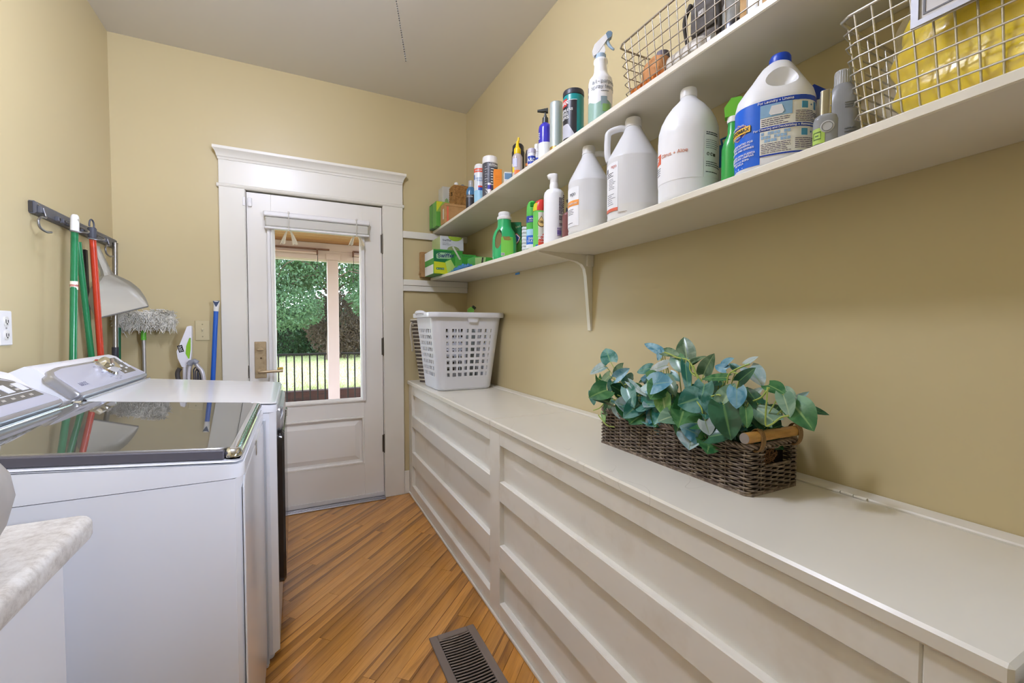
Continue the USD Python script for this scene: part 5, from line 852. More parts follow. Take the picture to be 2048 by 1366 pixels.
# wipes canister
t, W_ = can('wipes_canister', 'teal and black wipes canister with a black lid', 'canister', .986, -1.771, .0402, .177, M('teal_plastic', '#1d8c8c', .3)); put('lid', cat(lathe([(0, .176), (.0405, .176), (.0412, .179), (.0412, .192), (.039, .197), (0, .197)], 44)), M('lid_black', '#35353b', .4), t, smooth=30)
put('black_panel', W_.patch(-185, -72, .004, .150, .0006), C('#2a282d', .35), t); put('red_sticker', W_.patch(-185, -128, .132, .160, .0012), C('#d23a35', .35), t); put('sticker_text', W_.word('MAN', -146, .138, .013, .0018, True), sww, t); put('panel_text', cat(W_.word('STAINLESS', -142, .112, .009, .0012, True), W_.word('STEEL', -147, .098, .010, .0012, True), W_.word('WIPES', -147, .084, .010, .0012, True)), sww, t); put('picture', grid(lambda u, v, o: W_.at(u, .012+v*.052*(1-max(0, (u+120)/40)*.9), .0010+o), np.linspace(-184, -84, 16), np.linspace(0, 1, 4)), C('#b9b9c2', .4), t); put('white_edge', W_.patch(-170, -70, .1505, .1525, .0012, nv=2), sww, t)
# all purpose spray
t = stand('spray_bottle', 'white all-purpose spray bottle with a grey-green picture and a pale blue trigger', 'bottle', .988, -1.937, ZU); r = .0422; S_ = [(0, r*.95, r*.95, 2), (.004, r, r, 2), (.150, r, r, 2), (.162, r*.93, r*.93, 2), (.176, r*.66, r*.66, 2), (.188, r*.56, r*.56, 2), (.215, r*.52, r*.52, 2), (.222, r*.60, r*.60, 2), (.230, r*.58, r*.58, 2), (.236, r*.42, r*.42, 2)]
put('bottle', body(S_, 52), hdpe, t, smooth=50); W_ = Wrap(S_); put('label_picture', grid(lambda u, v, o: W_.at(u, .008+v*(.062+.006*math.sin(math.radians(u)*4)), .0008+o), np.linspace(-178, -30, 24), np.linspace(0, 1, 4)), M('picture_green', '#8fb0a0', .4), t); put('label_picture', W_.patch(-88, -58, .058, .086, .0014), C('#8fa3ac', .4), t); put('label_picture', W_.patch(-80, -44, .035, .060, .0020), C('#8cbb72', .4), t)
gy = C('#7d838a', .4); put('label_text', cat(W_.word('all-purpose', -66, .132, .0125, .0012), W_.word('spray tea tree', -62, .114, .0125, .0012)), gy, t); put('label_rule', W_.ruled(-88, -40, .108, .102, 1, seed=50, h=.3), gy, t); put('side_mark', cat(W_.patch(-176, -168, .118, .134, .0010), W_.patch(-176, -168, .10, .108, .0010)), C('#5a4a6a', .4), t)
blt = M('trigger_blue', '#a9c0d4', .35)
put('collar', cat(cyl((0, 0, .234), (0, 0, .250), .0172, n=28), *[cyl((.0172*math.cos(a), .0172*math.sin(a), .235), (.0172*math.cos(a), .0172*math.sin(a), .249), .0010, n=5) for a in np.arange(22)*PI/11]), blt, t)
put('sprayer', cat(hull([(x, y, z) for x, z in ((-.024, .246), (-.030, .262), (-.022, .285), (.004, .308), (.018, .318), (.024, .300), (.006, .278), (-.012, .252)) for y in (-.009, .009)]), hull([(x, y, z) for x, z in ((-.012, .248), (.012, .248), (.016, .262), (.012, .282), (-.01, .27)) for y in (-.008, .008)])), capw, t, smooth=30)
put('nozzle', hull([(x, y, z) for x, z in ((.017, .318), (.024, .298), (.036, .306), (.040, .318), (.034, .325), (.024, .325)) for y in (-.0095, .0095)]), M('nozzle_blue', '#6f8698', .35), t, smooth=30); put('trigger', tube(curve([(.020, 0, .302), (.026, 0, .286), (.036, 0, .272), (.046, 0, .264)], 10), [.007, .0068, .0066, .0062, .006, .0055, .005, .0045, .004, .0038][:len(curve([(.020, 0, .302), (.026, 0, .286), (.036, 0, .272), (.046, 0, .264)], 10))], 8), blt, t, smooth=True)

# ---------------------------------------------------------------- wire baskets
wirem = M('basket_wire', '#b3aa9c', .3, .85); wirew = M('basket_wire_pale', '#d2cec6', .3, .8)
def basket(t, x0, x1, y0, y1, h, taper, rows, dx, dy, mat, wr, rimr):
    """open wire basket, local origin at its floor"""
    def loop(f, rad=.018, n=8):
        ins = taper*(1-f); P = ring(rrect(x0+ins, x1-ins, y0+ins, y1-ins, rad), 72); return np.column_stack([P, np.full(72, .004+f*(h-.004))])
    put('rim', tube(loop(1.0), rimr, 8, closed=True), mat, t, smooth=True)
    for k in range(rows): put('wire_ring', tube(loop(k/rows), wr, 6, closed=True), mat, t, smooth=True)
    X0, X1, Y0, Y1 = x0+taper, x1-taper, y0+taper, y1-taper
    def fx(v, a, b, A_, B_): return A_+(v-a)/(b-a)*(B_-A_)
    n = int(round((y1-y0)/dy))
    for k in range(1, n):
        yb = Y0+(Y1-Y0)*k/n; yt = fx(yb, Y0, Y1, y0, y1)
        put('cross_wire', tube([(x0+.0, yt, h), (X0+.002, yb, .012), (X0+.012, yb, .002), (X1-.012, yb, .002), (X1-.002, yb, .012), (x1, yt, h)], wr, 6), mat, t, smooth=True)
    n = int(round((x1-x0)/dx))
    for k in range(1, n):
        xb = X0+(X1-X0)*k/n; xt = fx(xb, X0, X1, x0, x1)
        put('cross_wire', tube([(xt, y0, h), (xb, Y0+.002, .012), (xb, Y0+.012, .002), (xb, Y1-.012, .002), (xb, Y1-.002, .012), (xt, y1, h)], wr, 6), mat, t, smooth=True)
t = thing('wire_basket', 'bronze wire basket of odds and ends on the upper shelf', 'basket', (1.07, -2.345, ZU+.0016))
basket(t, -.115, .115, -.27, .275, .190, .016, 6, .028, .030, wirem, .0016, .0032)
FZ = ZU+.0062
t = thing('sponge_block', 'long orange-brown ridged sponge block in the upper wire basket', 'sponge', (1.045, -2.165, FZ)); sp = M('sponge_orange', '#c9772e', .8, bump=(160, .5, .003), noise=(40, '#a85c20', .4, .7))
for k in range(8): bx(t, 'ridge', -.06, .06, -.075+k*.019, -.075+k*.019+.0175, 0, .050, sp if k == 0 else '/World/Looks/sponge_orange', .005)
t = thing('rolled_cloth', 'rolled tan cloth with a grey end in the upper wire basket', 'cloth', (1.03, -2.165, FZ+.0503)); put('roll', body([(0, .030, .046, 2.4), (.02, .037, .05, 2.3), (.055, .030, .044, 2.2), (.075, .012, .022, 2)], 32), M('tan_cloth', '#c98f5c', .85, bump=(60, .4, .004)), t); put('end_cap', body([(.058, .024, .020, 2, .006, -.02), (.078, .020, .018, 2, .006, -.02), (.083, .01, .01, 2, .006, -.02)], 24), C('#7c7680', .6), t)
t = thing('plastic_bottle', 'white plastic bottle lying on its side in the upper wire basket', 'bottle', (1.006, -2.32, FZ)); put('bottle', move(body([(-.070, .020, .020, 2), (-.064, .030, .032, 2.2), (.03, .032, .035, 2.1), (.05, .028, .030, 2), (.062, .018, .018, 2)], 40), (0, 0, .0355), rx=90), M('pale_plastic', '#cfc9bf', .35), t, smooth=50); put('cap', move(lathe([(0, .060), (.017, .060), (.017, .078), (0, .079)], 24), (0, 0, .0375), rx=90), capw, t)
t = thing('camera_bag', 'grey-brown padded camera bag in the upper wire basket', 'bag', (1.09, -2.345, FZ)); bgm = M('bag_nylon', '#6c655f', .7, bump=(140, .3, .002)); put('body', noise_push(body([(.078, .050, .060, 3), (.085, .058, .068, 3.5), (.20, .060, .070, 3.5), (.225, .050, .060, 3), (.232, .02, .03, 2)], 48), .004, 18), bgm, t, smooth=60); put('pocket', noise_push(box(-.072, -.056, -.045, .045, .10, .18, .008), .002, 20), C('#5a544f', .7), t); put('buckle', cat(box(-.077, -.072, -.010, .010, .135, .152, .002), box(-.0785, -.077, -.005, .005, .140, .147)), C('#b9b4ac', .4), t); put('strap', cat(tube(curve([(-.06, -.05, .21), (-.075, -.055, .14), (-.06, -.05, .085), (-.04, -.04, .08)], 16), .006, 6), tube(curve([(-.06, .05, .20), (-.074, .058, .15), (-.058, .06, .088)], 14), .006, 6)), C('#4a4541', .8), t, smooth=True); put('foot', box(-.05, .05, -.06, .06, 0, .08, .006), C('#575049', .8), t)
t = thing('glass_jar', 'small clear glass jar with a dark metal band in the upper wire basket', 'jar', (1.022, -2.445, FZ)); put('jar', body([(0, .026, .026, 2), (.004, .030, .030, 2), (.10, .030, .030, 2), (.118, .022, .022, 2), (.13, .021, .021, 2)], 40), M('jar_glass', '#cfd2cf', .05, extra={'alpha': .45}), t); put('band', lathe([(.0302, .030), (.0315, .030), (.0315, .05), (.0302, .05)], 36), C('#4d4d52', .3, .7), t)
t = thing('amber_carton', 'amber and white carton at the near end of the upper wire basket', 'carton', (1.06, -2.52, FZ)); bx(t, 'carton', -.07, .06, -.035, .04, 0, .11, C('#b98a2e', .5), .003); bx(t, 'print', -.0706, -.07, -.02, .02, .03, .09, sww, 0)

t = thing('wire_basket', 'silver wire basket holding a yellow bag on the lower shelf', 'basket', (1.055, -2.985, ZL(-2.985)+.0018))
basket(t, -.122, .122, -.255, .253, .212, .020, 8, .036, .0265, wirew, .0018, .0032)
t2 = thing('label_holder', 'grey metal label holder clipped on the front of the silver wire basket', 'label holder', (.926, -2.90, ZL(-2.9)+.165)); lm = M('holder_metal', '#a4a5ab', .4, .5)
put('frame', prism(sbox(-.075, -.034, .052, .036).difference(sbox(-.066, -.025, .042, .028)), .004, 'yz', -.006), lm, t2, smooth=False); put('card', box(-.002, .0005, -.07, .046, -.03, .03), C('#d5d3d3', .5), t2); put('card_edge', cat(box(-.003, -.002, .034, .037, -.016, .020), box(-.003, -.002, -.058, .037, -.0185, -.016)), C('#6f6f73', .5), t2)
ybm = M('yellow_bag', '#f6da08', .3, coat=.5, noise=(5, '#ecc800', .4, .7), bump=(9, .5, .03))
t3 = thing('yellow_bag', 'bright yellow plastic-wrapped bundle in the silver wire basket', 'bag', (1.055, -2.985, ZL(-2.985)+.0062))
yb = body([(0, .084, .165, 3), (.006, .094, .190, 3.2), (.05, .098, .202, 3), (.11, .100, .203, 2.8), (.16, .100, .196, 2.6), (.21, .094, .176, 2.4), (.25, .074, .135, 2.2), (.275, .045, .07, 2), (.285, .005, .01, 2)], 72); yb = yb.subdivide().subdivide()
pk = yb.vertices; yb.vertices = np.column_stack([pk[:, :2]*(1+.10*(meshkit.fbm(pk*11, 4, 3)-.5)[:, None]+.03*np.sin(pk[:, 2:3]*90+9*meshkit.fbm(pk*7, 2, 5)[:, None])), pk[:, 2]])
put('bundle', yb, ybm, t3, smooth=True)
film = M('clear_film', '#f4f2e6', .12, extra={'alpha': .10}, bump=(14, .8, .02))
fm = yb.copy(); pk = fm.vertices; fm.vertices = np.column_stack([pk[:, 0]*1.03, pk[:, 1]*1.06+.016*np.clip((pk[:, 1])/.15, 0, 1)*np.clip(1-pk[:, 2]/.14, 0, 1), pk[:, 2]*1.02])+np.column_stack([.006*(meshkit.fbm(pk*22, 3, 9)-.5), .012*(meshkit.fbm(pk*16, 3, 8)-.5), 0*pk[:, 2]]); fm.vertices[:, 2] = np.maximum(fm.vertices[:, 2], .0003); put('clear_wrap', fm, film, t3, smooth=True)
# ---------------------------------------------------------------- things on the bench
LEAVES = [(1.030, -1.952, 1.103, 1.050, -1.898, 1.150, 0.057, 't'), (1.020, -1.937, 1.087, 1.000, -1.861, 1.053, 0.039, 'p'), (0.940, -2.091, 1.063, 0.930, -2.166, 1.101, 0.033, 'b'), (0.990, -2.064, 1.093, 0.990, -2.006, 1.060, 0.033, 'o'), (0.970, -2.022, 1.063, 0.950, -1.986, 1.020, 0.036, 'o'), (0.950, -2.059, 1.048, 0.950, -2.045, 1.007, 0.024, 't'), (0.970, -1.959, 1.048, 0.970, -1.978, 0.967, 0.023, 'g'), (1.000, -1.882, 0.985, 1.000, -1.897, 0.937, 0.027, 't'), (0.970, -2.027, 0.977, 0.970, -1.969, 0.997, 0.028, 'o'), (0.940, -2.060, 0.981, 0.920, -2.064, 0.935, 0.030, 'o'), (0.930, -2.039, 0.943, 0.920, -2.060, 0.910, 0.016, 'l'), (0.920, -2.169, 1.040, 0.905, -2.217, 0.989, 0.042, 't'), (0.925, -2.153, 0.992, 0.905, -2.205, 0.944, 0.057, 'g'), (0.950, -2.264, 0.995, 0.930, -2.200, 0.955, 0.036, 'd'), (0.930, -2.165, 1.059, 0.930, -2.238, 1.026, 0.020, 'p'), (0.940, -2.274, 1.009, 0.940, -2.186, 1.013, 0.027, 't'), (0.950, -2.276, 1.016, 0.970, -2.213, 1.042, 0.034, 'b'), (0.960, -2.252, 1.079, 0.940, -2.307, 1.040, 0.033, 'd'), (0.955, -2.295, 1.081, 0.940, -2.342, 1.042, 0.034, 'o'), (0.920, -2.315, 1.035, 0.905, -2.342, 0.985, 0.045, 'l'), (0.920, -2.383, 1.034, 0.905, -2.382, 0.941, 0.039, 'g'), (1.020, -2.164, 1.098, 1.020, -2.097, 1.081, 0.034, 't'), (1.000, -2.202, 1.069, 1.000, -2.124, 1.053, 0.036, 'd'), (0.970, -2.280, 1.119, 0.955, -2.219, 1.095, 0.036, 'w'), (1.050, -2.178, 1.149, 1.050, -2.098, 1.180, 0.029, 'b'), (1.030, -2.204, 1.151, 1.030, -2.181, 1.124, 0.030, 'b'), (1.000, -2.240, 1.154, 1.000, -2.299, 1.147, 0.031, 'o'), (1.040, -2.290, 1.136, 1.060, -2.259, 1.201, 0.053, 'o'), (0.965, -2.320, 1.143, 0.950, -2.354, 1.105, 0.040, 'g'), (0.960, -2.356, 1.130, 0.935, -2.391, 1.049, 0.024, 't'), (0.970, -2.292, 1.096, 0.970, -2.328, 1.077, 0.025, 't'), (1.000, -2.340, 1.129, 1.000, -2.375, 1.145, 0.016, 'o'), (1.000, -2.341, 1.131, 1.000, -2.390, 1.151, 0.015, 'o'), (1.050, -2.341, 1.093, 1.050, -2.372, 1.155, 0.042, 'o'), (0.990, -2.461, 1.101, 0.990, -2.380, 1.090, 0.021, 'g'), (1.030, -2.419, 1.126, 1.030, -2.450, 1.149, 0.026, 'b'), (1.020, -2.438, 1.118, 1.020, -2.402, 1.125, 0.026, 'b'), (1.050, -2.446, 1.118, 1.050, -2.425, 1.133, 0.019, 't'), (1.040, -2.476, 1.134, 1.040, -2.512, 1.156, 0.018, 'p'), (1.030, -2.495, 1.127, 1.000, -2.553, 1.091, 0.048, 'p'), (0.985, -2.500, 1.095, 0.985, -2.541, 1.132, 0.028, 'd'), (0.950, -2.428, 1.082, 0.930, -2.432, 1.022, 0.045, 't'), (0.925, -2.472, 1.058, 0.910, -2.475, 1.013, 0.041, 't'), (0.930, -2.498, 1.046, 0.950, -2.516, 1.094, 0.043, 's'), (0.925, -2.539, 1.086, 0.915, -2.547, 1.040, 0.039, 'b'), (0.915, -2.512, 1.045, 0.900, -2.546, 0.968, 0.068, 'd'), (0.930, -2.559, 1.043, 0.920, -2.571, 1.000, 0.026, 'g'), (0.912, -2.463, 0.996, 0.905, -2.483, 0.965, 0.037, 'w'), (0.940, -2.429, 1.014, 0.940, -2.419, 0.975, 0.021, 'p'), (0.970, -2.579, 0.998, 0.970, -2.540, 1.024, 0.031, 'd'), (0.985, -2.590, 1.013, 0.985, -2.536, 1.041, 0.048, 's'), (0.990, -2.548, 1.047, 0.990, -2.515, 1.083, 0.030, 'd'), (1.000, -2.566, 1.093, 1.000, -2.606, 1.079, 0.041, 'g'), (0.975, -2.617, 1.079, 0.960, -2.643, 1.035, 0.035, 's'), (0.990, -2.630, 1.058, 0.980, -2.681, 1.013, 0.057, 'g'), (1.060, -2.588, 1.042, 1.100, -2.648, 1.030, 0.023, 'd'), (1.060, -2.588, 1.052, 1.060, -2.622, 1.080, 0.016, 'p'), (1.040, -2.581, 1.082, 1.040, -2.608, 1.067, 0.019, 's'), (1.000, -2.527, 1.064, 1.000, -2.553, 1.085, 0.017, 'p'), (1.030, -2.420, 1.083, 1.030, -2.370, 1.080, 0.031, 'd'), (0.970, -2.516, 1.054, 0.970, -2.534, 1.086, 0.025, 'd')]
STEMS = [[(0.960, -2.280, 1.157), (0.960, -2.304, 1.151), (0.960, -2.330, 1.144), (0.960, -2.361, 1.141), (0.960, -2.375, 1.131)], [(0.955, -2.377, 1.134), (0.955, -2.376, 1.118), (0.955, -2.383, 1.106), (0.955, -2.393, 1.100), (0.955, -2.396, 1.105), (0.955, -2.388, 1.128)], [(0.950, -2.384, 1.132), (0.950, -2.397, 1.112), (0.950, -2.411, 1.087), (0.950, -2.424, 1.068)], [(0.950, -1.959, 0.933), (0.950, -1.995, 0.948), (0.950, -2.026, 0.973), (0.950, -2.072, 0.989)], [(0.920, -2.026, 0.931), (0.920, -2.047, 0.918), (0.920, -2.073, 0.905), (0.920, -2.109, 0.907)], [(0.930, -2.146, 1.049), (0.930, -2.157, 1.051), (0.930, -2.167, 1.044)], [(0.985, -2.468, 1.086), (0.985, -2.470, 1.105), (0.985, -2.480, 1.117), (0.985, -2.504, 1.130), (0.985, -2.527, 1.140)], [(0.985, -2.480, 1.117), (0.985, -2.499, 1.114), (0.985, -2.513, 1.120)], [(0.950, -2.597, 1.095), (0.950, -2.596, 1.068), (0.950, -2.594, 1.037), (0.950, -2.594, 1.011), (0.950, -2.599, 1.007), (0.950, -2.613, 1.017), (0.950, -2.628, 1.032), (0.950, -2.645, 1.039)], [(0.920, -2.412, 1.054), (0.920, -2.435, 1.035), (0.920, -2.446, 1.023), (0.920, -2.451, 1.004), (0.920, -2.462, 0.995)], [(0.925, -2.462, 1.054), (0.925, -2.487, 1.064), (0.925, -2.497, 1.063)], [(0.980, -2.582, 1.090), (0.980, -2.563, 1.065), (0.980, -2.543, 1.053)], [(0.970, -2.355, 1.104), (0.970, -2.385, 1.102), (0.970, -2.402, 1.080), (0.970, -2.394, 1.060)]]
BZ = .8384
# planter of dark wicker
pl = thing('wicker_planter', 'long dark brown wicker planter with a bamboo handle on the bench', 'planter', (1.021, -2.30, BZ)); wkd = M('dark_wicker', '#65564a', .5, noise=(60, '#a69682', .45, .7)); wkl = M('dark_wicker_rim', '#6f5f50', .5, noise=(50, '#a8967e', .45, .7))  # paler noise colour paints highlights onto the strands
HXw, HYw = .091, .271
def perim(s_, r_=.012):
    return s_
PR = rrect(-HXw, HXw, -HYw, HYw, .012); PL = PR.exterior.length; NS = 58; PP = 10
def wall_pt(u):
    q = PR.exterior.interpolate((u % 1)*PL); q2 = PR.exterior.interpolate(((u+.0008) % 1)*PL); d = A([q2.x-q.x, q2.y-q.y]); d /= np.linalg.norm(d)+1e-12; n_ = A([d[1], -d[0]])*(1 if PR.exterior.is_ccw else -1); return A([q.x, q.y]), n_
uu = np.arange(NS*5)/(NS*5); base_pts = [wall_pt(u) for u in uu]
NR = 19
for k in range(NR):
    z = .0085+k*.0054; P = [(*(p+n_*.0040*math.cos(PI*(u*NS)+PI*k)), z) for u, (p, n_) in zip(uu, base_pts)]
    if 11 <= k <= 17:
        keep = [not (p[1] < -HYw+.012 and -.040 < p[0] < .062) for p in P]; i0 = max(i for i in range(len(P)) if not keep[i]); P = [p for p, q_ in zip(P[i0+1:]+P[:i0+1], keep[i0+1:]+keep[:i0+1]) if q_]
        put('strand', tube(P, .0025, 5), wkd, pl, smooth=True)
    else: put('strand', tube(P, .0025, 5, closed=True), wkd, pl, smooth=True)
for j in range(NS//2):
    p, n_ = wall_pt(j*2/NS)
    if not (p[1] < -HYw+.012 and -.036 < p[0] < .058): put('stake', cyl((*p, .004), (*p, .112), .0022, n=5), wkd, pl)
put('base_strip', puff(rrect(-HXw-.004, HXw+.004, -HYw-.004, HYw+.004, .012), [(0, 0), (0, .006), (.003, .008)], 80), wkd, pl)
for k in range(3):
    P = [(*(p+n_*.0042*math.cos(u*2*PI*30+k*2.094)), .1145+.0042*math.sin(u*2*PI*30+k*2.094)) for u, (p, n_) in ((u, wall_pt(u)) for u in np.arange(300)/300)]; put('rim_braid', tube(P, .0034, 5, closed=True), wkl, pl, smooth=True)
for y in (-HYw-.001,): put('hole_edge', tube([(-.038, y, .064), (.060, y, .064)], .0032, 6), wkl, pl)
put('liner', cat(box(-HXw+.006, HXw-.006, -HYw+.030, HYw-.006, .009, .095, .004)), M('planter_soil', '#2a2019', .95, bump=(40, .8, .01)), pl)
g = np.random.default_rng(2); put('coir', cat(*[tube(curve([(g.uniform(-.03, .02), -HYw+.012, g.uniform(.06, .10)), (g.uniform(-.03, .03), -HYw+g.uniform(.004, .02), g.uniform(.06, .11)), (g.uniform(-.03, .03), -HYw+.012, g.uniform(.06, .10))], 6), .0009, 4) for _ in range(26)]), C('#7d5a3a', .9), pl, kind='stuff')
bam = M('bamboo', '#b98a45', .4, noise=(18, '#9c6f30', .45, .7), stretch=(1, 4, 4)); bh = put('handle', tube([(-.116, -HYw-.004, .140), (-.06, -HYw-.004, .1395), (0, -HYw-.004, .139), (.075, -HYw-.004, .138)], [.0125, .0128, .0122, .0125], 16), bam, pl, label='bamboo stick handle'); put('cut_end', cyl((-.1168, -HYw-.004, .140), (-.116, -HYw-.004, .140), .0122, n=16), C('#8a8178', .7), bh)
for x in (-.075, .066):
    for k in range(4): put('binding', tube([(x+.004*k+.002*math.cos(a), -HYw-.003+.0155*math.sin(a), .130+.026*math.cos(a)) for a in np.arange(20)*PI/10], .0017, 5, closed=True), M('binding_cane', '#8f7045', .5) if k == 0 and x < 0 else '/World/Looks/binding_cane', bh, smooth=True)
# trailing artificial plant
def lmat(name, dark, light, vein):
    return usdkit.material(stage, '/World/Looks/'+name, {'a': ('attribute', {'attribute': 'st'}), 's': ('separate_xyz', {}), 'g': ('texture_coordinate', {}), 'oi': ('object_info', {}), 'n': ('noise_texture', {'scale': 26.0, 'detail': 3.0, 'distortion': .8}), 'r': ('rgb_ramp', {'ramp': [(.42, lin(dark)), (.62, lin(light))]}),
        'ab': ('math', {'math_type': 'absolute'}), 'rv': ('rgb_ramp', {'ramp': [(.0, (1, 1, 1)), (.05, (.8, .8, .8)), (.10, (0, 0, 0))]}), 'mx': ('mix_color', {'b': lin(vein)}), 'vf': ('math', {'math_type': 'multiply', 'value2': .65}),
        'p': ('principled_bsdf', {'roughness': .3, 'coat_weight': .25, 'coat_roughness': .2}), 't': ('translucent_bsdf', {}), 'm': ('mix_closure', {'fac': .22})},
        [('a.vector', 's.vector'), ('g.object', 'n.vector'), ('n.fac', 'r.fac'), ('s.y', 'ab.value1'), ('ab.value', 'rv.fac'), ('rv.color', 'vf.value1'), ('vf.value', 'mx.fac'), ('r.color', 'mx.a'), ('mx.result', 'p.base_color'), ('mx.result', 't.color'), ('p.BSDF', 'm.closure1'), ('t.BSDF', 'm.closure2')], surface='m.closure')
LM = {'d': lmat('leaf_deep', '#1f4a30', '#35694a', '#6f9a5a'), 'g': lmat('leaf_green', '#2f6a3c', '#5a9058', '#9cc078'), 't': lmat('leaf_teal', '#2f7565', '#7fb0a8', '#8fbf8a'), 'b': lmat('leaf_blue', '#4f90a8', '#9cc6d6', '#8ab0a0'), 'p': lmat('leaf_pale', '#8fb0b0', '#c3d2d2', '#7c9a58'), 'l': lmat('leaf_lime', '#5f9a4c', '#9cc27a', '#d0e0a0'), 'w': lmat('leaf_white', '#aebcb8', '#d0d8d6', '#7c9848'), 'o': lmat('leaf_olive', '#4a6a48', '#7f9a78', '#a9bf8a'), 's': lmat('leaf_sage', '#6f9478', '#a2bfa2', '#c6d8a8')}
def leaf(B, T, W, q):
    """heart-shaped leaf from its stalk B to its tip T, folded along the midrib and drooping"""
    B, T = A(B), A(T); ax = T-B; Ln = np.linalg.norm(ax); ax /= Ln; tc = CAM-(B+T)/2; tc /= np.linalg.norm(tc); tc = tc*.85+A([0, 0, .35])+A([q.uniform(-.4, .4), q.uniform(-.4, .4), q.uniform(-.2, .3)]); nn = tc-ax*np.dot(tc, ax); nn /= np.linalg.norm(nn)+1e-9; sd = np.cross(nn, ax)
    fold, droop, tw = q.uniform(.12, .38), q.uniform(.02, .14), q.uniform(-.25, .25); us = np.linspace(0, 1, 9); vs = np.linspace(-1, 1, 7); P, UV = [], []
    for u in us:
        w = W*.5*2.2*(max(u, .0)+.06)**.42*(1-u)**.78*(1.05-.12*u) if u < 1 else .0004
        for v in vs:
            back = -.20*Ln*abs(v)**1.6*(1-u)**3; h = fold*abs(v)*w-droop*Ln*(u-.35)**2*2+tw*v*w*u; P.append(B+ax*(u*Ln+back)+sd*(v*w)+nn*h); UV.append((u, v))
    n = len(vs); F = [(i*n+j, i*n+j+1, (i+1)*n+j+1, (i+1)*n+j) for i in range(len(us)-1) for j in range(n-1)]; F = A(F); return trimesh.Trimesh(A(P), np.vstack([F[:, [0, 1, 2]], F[:, [0, 2, 3]]]), process=False), A(UV)
iv = thing('artificial_ivy', 'artificial trailing plant with green and pale blue heart-shaped leaves in the wicker planter', 'plant', (1.021, -2.30, BZ+.0955)); q = random.Random(12)
def put_leaf(B, T, W, m):
    me, uv = leaf(B, T, W, q); me.apply_translation(-base_of(iv)); pr = usdkit.mesh(stage, uniq(path_of(iv), 'leaf'), me, LM[m], smooth=True, uv=uv)
for l in LEAVES: put_leaf(l[:3], l[3:6], l[6], l[7])
for l in LEAVES:       # each leaf has its stalk running back into the planter
    b_ = A(l[:3]); r_ = A([1.02+(b_[0]-1.02)*.25, min(-2.06, max(-2.53, b_[1]*.8-2.3*.2)), BZ+.10]); m = tube(curve([b_, b_+(r_-b_)*.35+A([0, 0, .018]), b_+(r_-b_)*.75+A([0, 0, .008]), r_], 9), .0014, 5); m.apply_translation(-base_of(iv)); put('stem', m, '/World/Looks/stem_green' if l is not LEAVES[0] else M('stem_green', '#a3b458', .5), iv, smooth=True)
for k in range(75):    # inner foliage standing round the rim
    y = q.uniform(-2.53, -2.05); sd_ = q.random(); x = 1.02+(sd_-.6)*.20; h_ = (1-abs((y+2.29)/.36)**2)*.135; z = BZ+.105+q.uniform(.0, .95)*max(.03, h_); a = q.uniform(PI*.75, PI*1.75); Lf = q.uniform(.062, .095); put_leaf((x, y, z), (x+Lf*math.cos(a)*.75, y+Lf*math.sin(a)*.75, max(BZ+.085, z+q.uniform(-.055, .03))), q.uniform(.048, .068), q.choice('ttggdosbpgt'))
for k in range(64):
    y = q.uniform(-2.54, -2.04); x = q.uniform(.955, 1.10); z = BZ+.10+q.uniform(0, .10)*(1-abs((y+2.3)/.32)**2*.6); a = q.uniform(0, 2*PI); Lf = q.uniform(.055, .085); put_leaf((x, y, z), (x+Lf*math.cos(a)*.8, y+Lf*math.sin(a)*.8, z+q.uniform(-.03, .04)), q.uniform(.04, .06), q.choice('dddgdot'))
stm = '/World/Looks/stem_green'
for s_ in STEMS: m = tube(curve(s_, 20), .0021, 6); m.apply_translation(-base_of(iv)); put('stem', m, stm, iv, smooth=True)
for k in range(16):
    y = q.uniform(-2.5, -2.08); x = q.uniform(.97, 1.08); m = tube(curve([(x, y, BZ+.098), (x+q.uniform(-.02, .02), y+q.uniform(-.03, .03), BZ+.14), (x+q.uniform(-.04, .03), y+q.uniform(-.06, .06), BZ+.17)], 8), .002, 5); m.apply_translation(-base_of(iv)); put('stem', m, stm, iv, smooth=True)
# laundry hamper with square holes
hp = thing('laundry_basket', 'tall white plastic laundry basket with square holes at the far end of the bench', 'basket', (.952, -.49, BZ)); hpm = M('basket_plastic', '#e3e4ea', .3, sss=.12)
HH = .475
def hring(f, ins=0.0, n=120):
    a = np.interp(f, [0, 1], [.178, .232]); b = np.interp(f, [0, 1], [.172, .212]); return np.column_stack([ring(rrect(-a+ins, a-ins, -b+ins, b-ins, .055-ins*.6), n), np.full(n, .0)])
NP = 240; zs = []; 
hz = [(.088+k*.0385, .088+k*.0385+.0225) for k in range(8)]
lev = [0.0, .012]+[v for z0, z1 in hz for v in (z0, z1)]+[.41, HH]
def rg(z, ins):
    P = hring(z/HH, ins, NP)+A([np.interp(z, [0, HH], [0, .004]), 0, 0]); P[:, 2] = z; return P
ro = A([rg(z, 0.0 if z > .006 else .01) for z in lev]); ri = A([rg(max(z, .004), .0035) for z in lev])
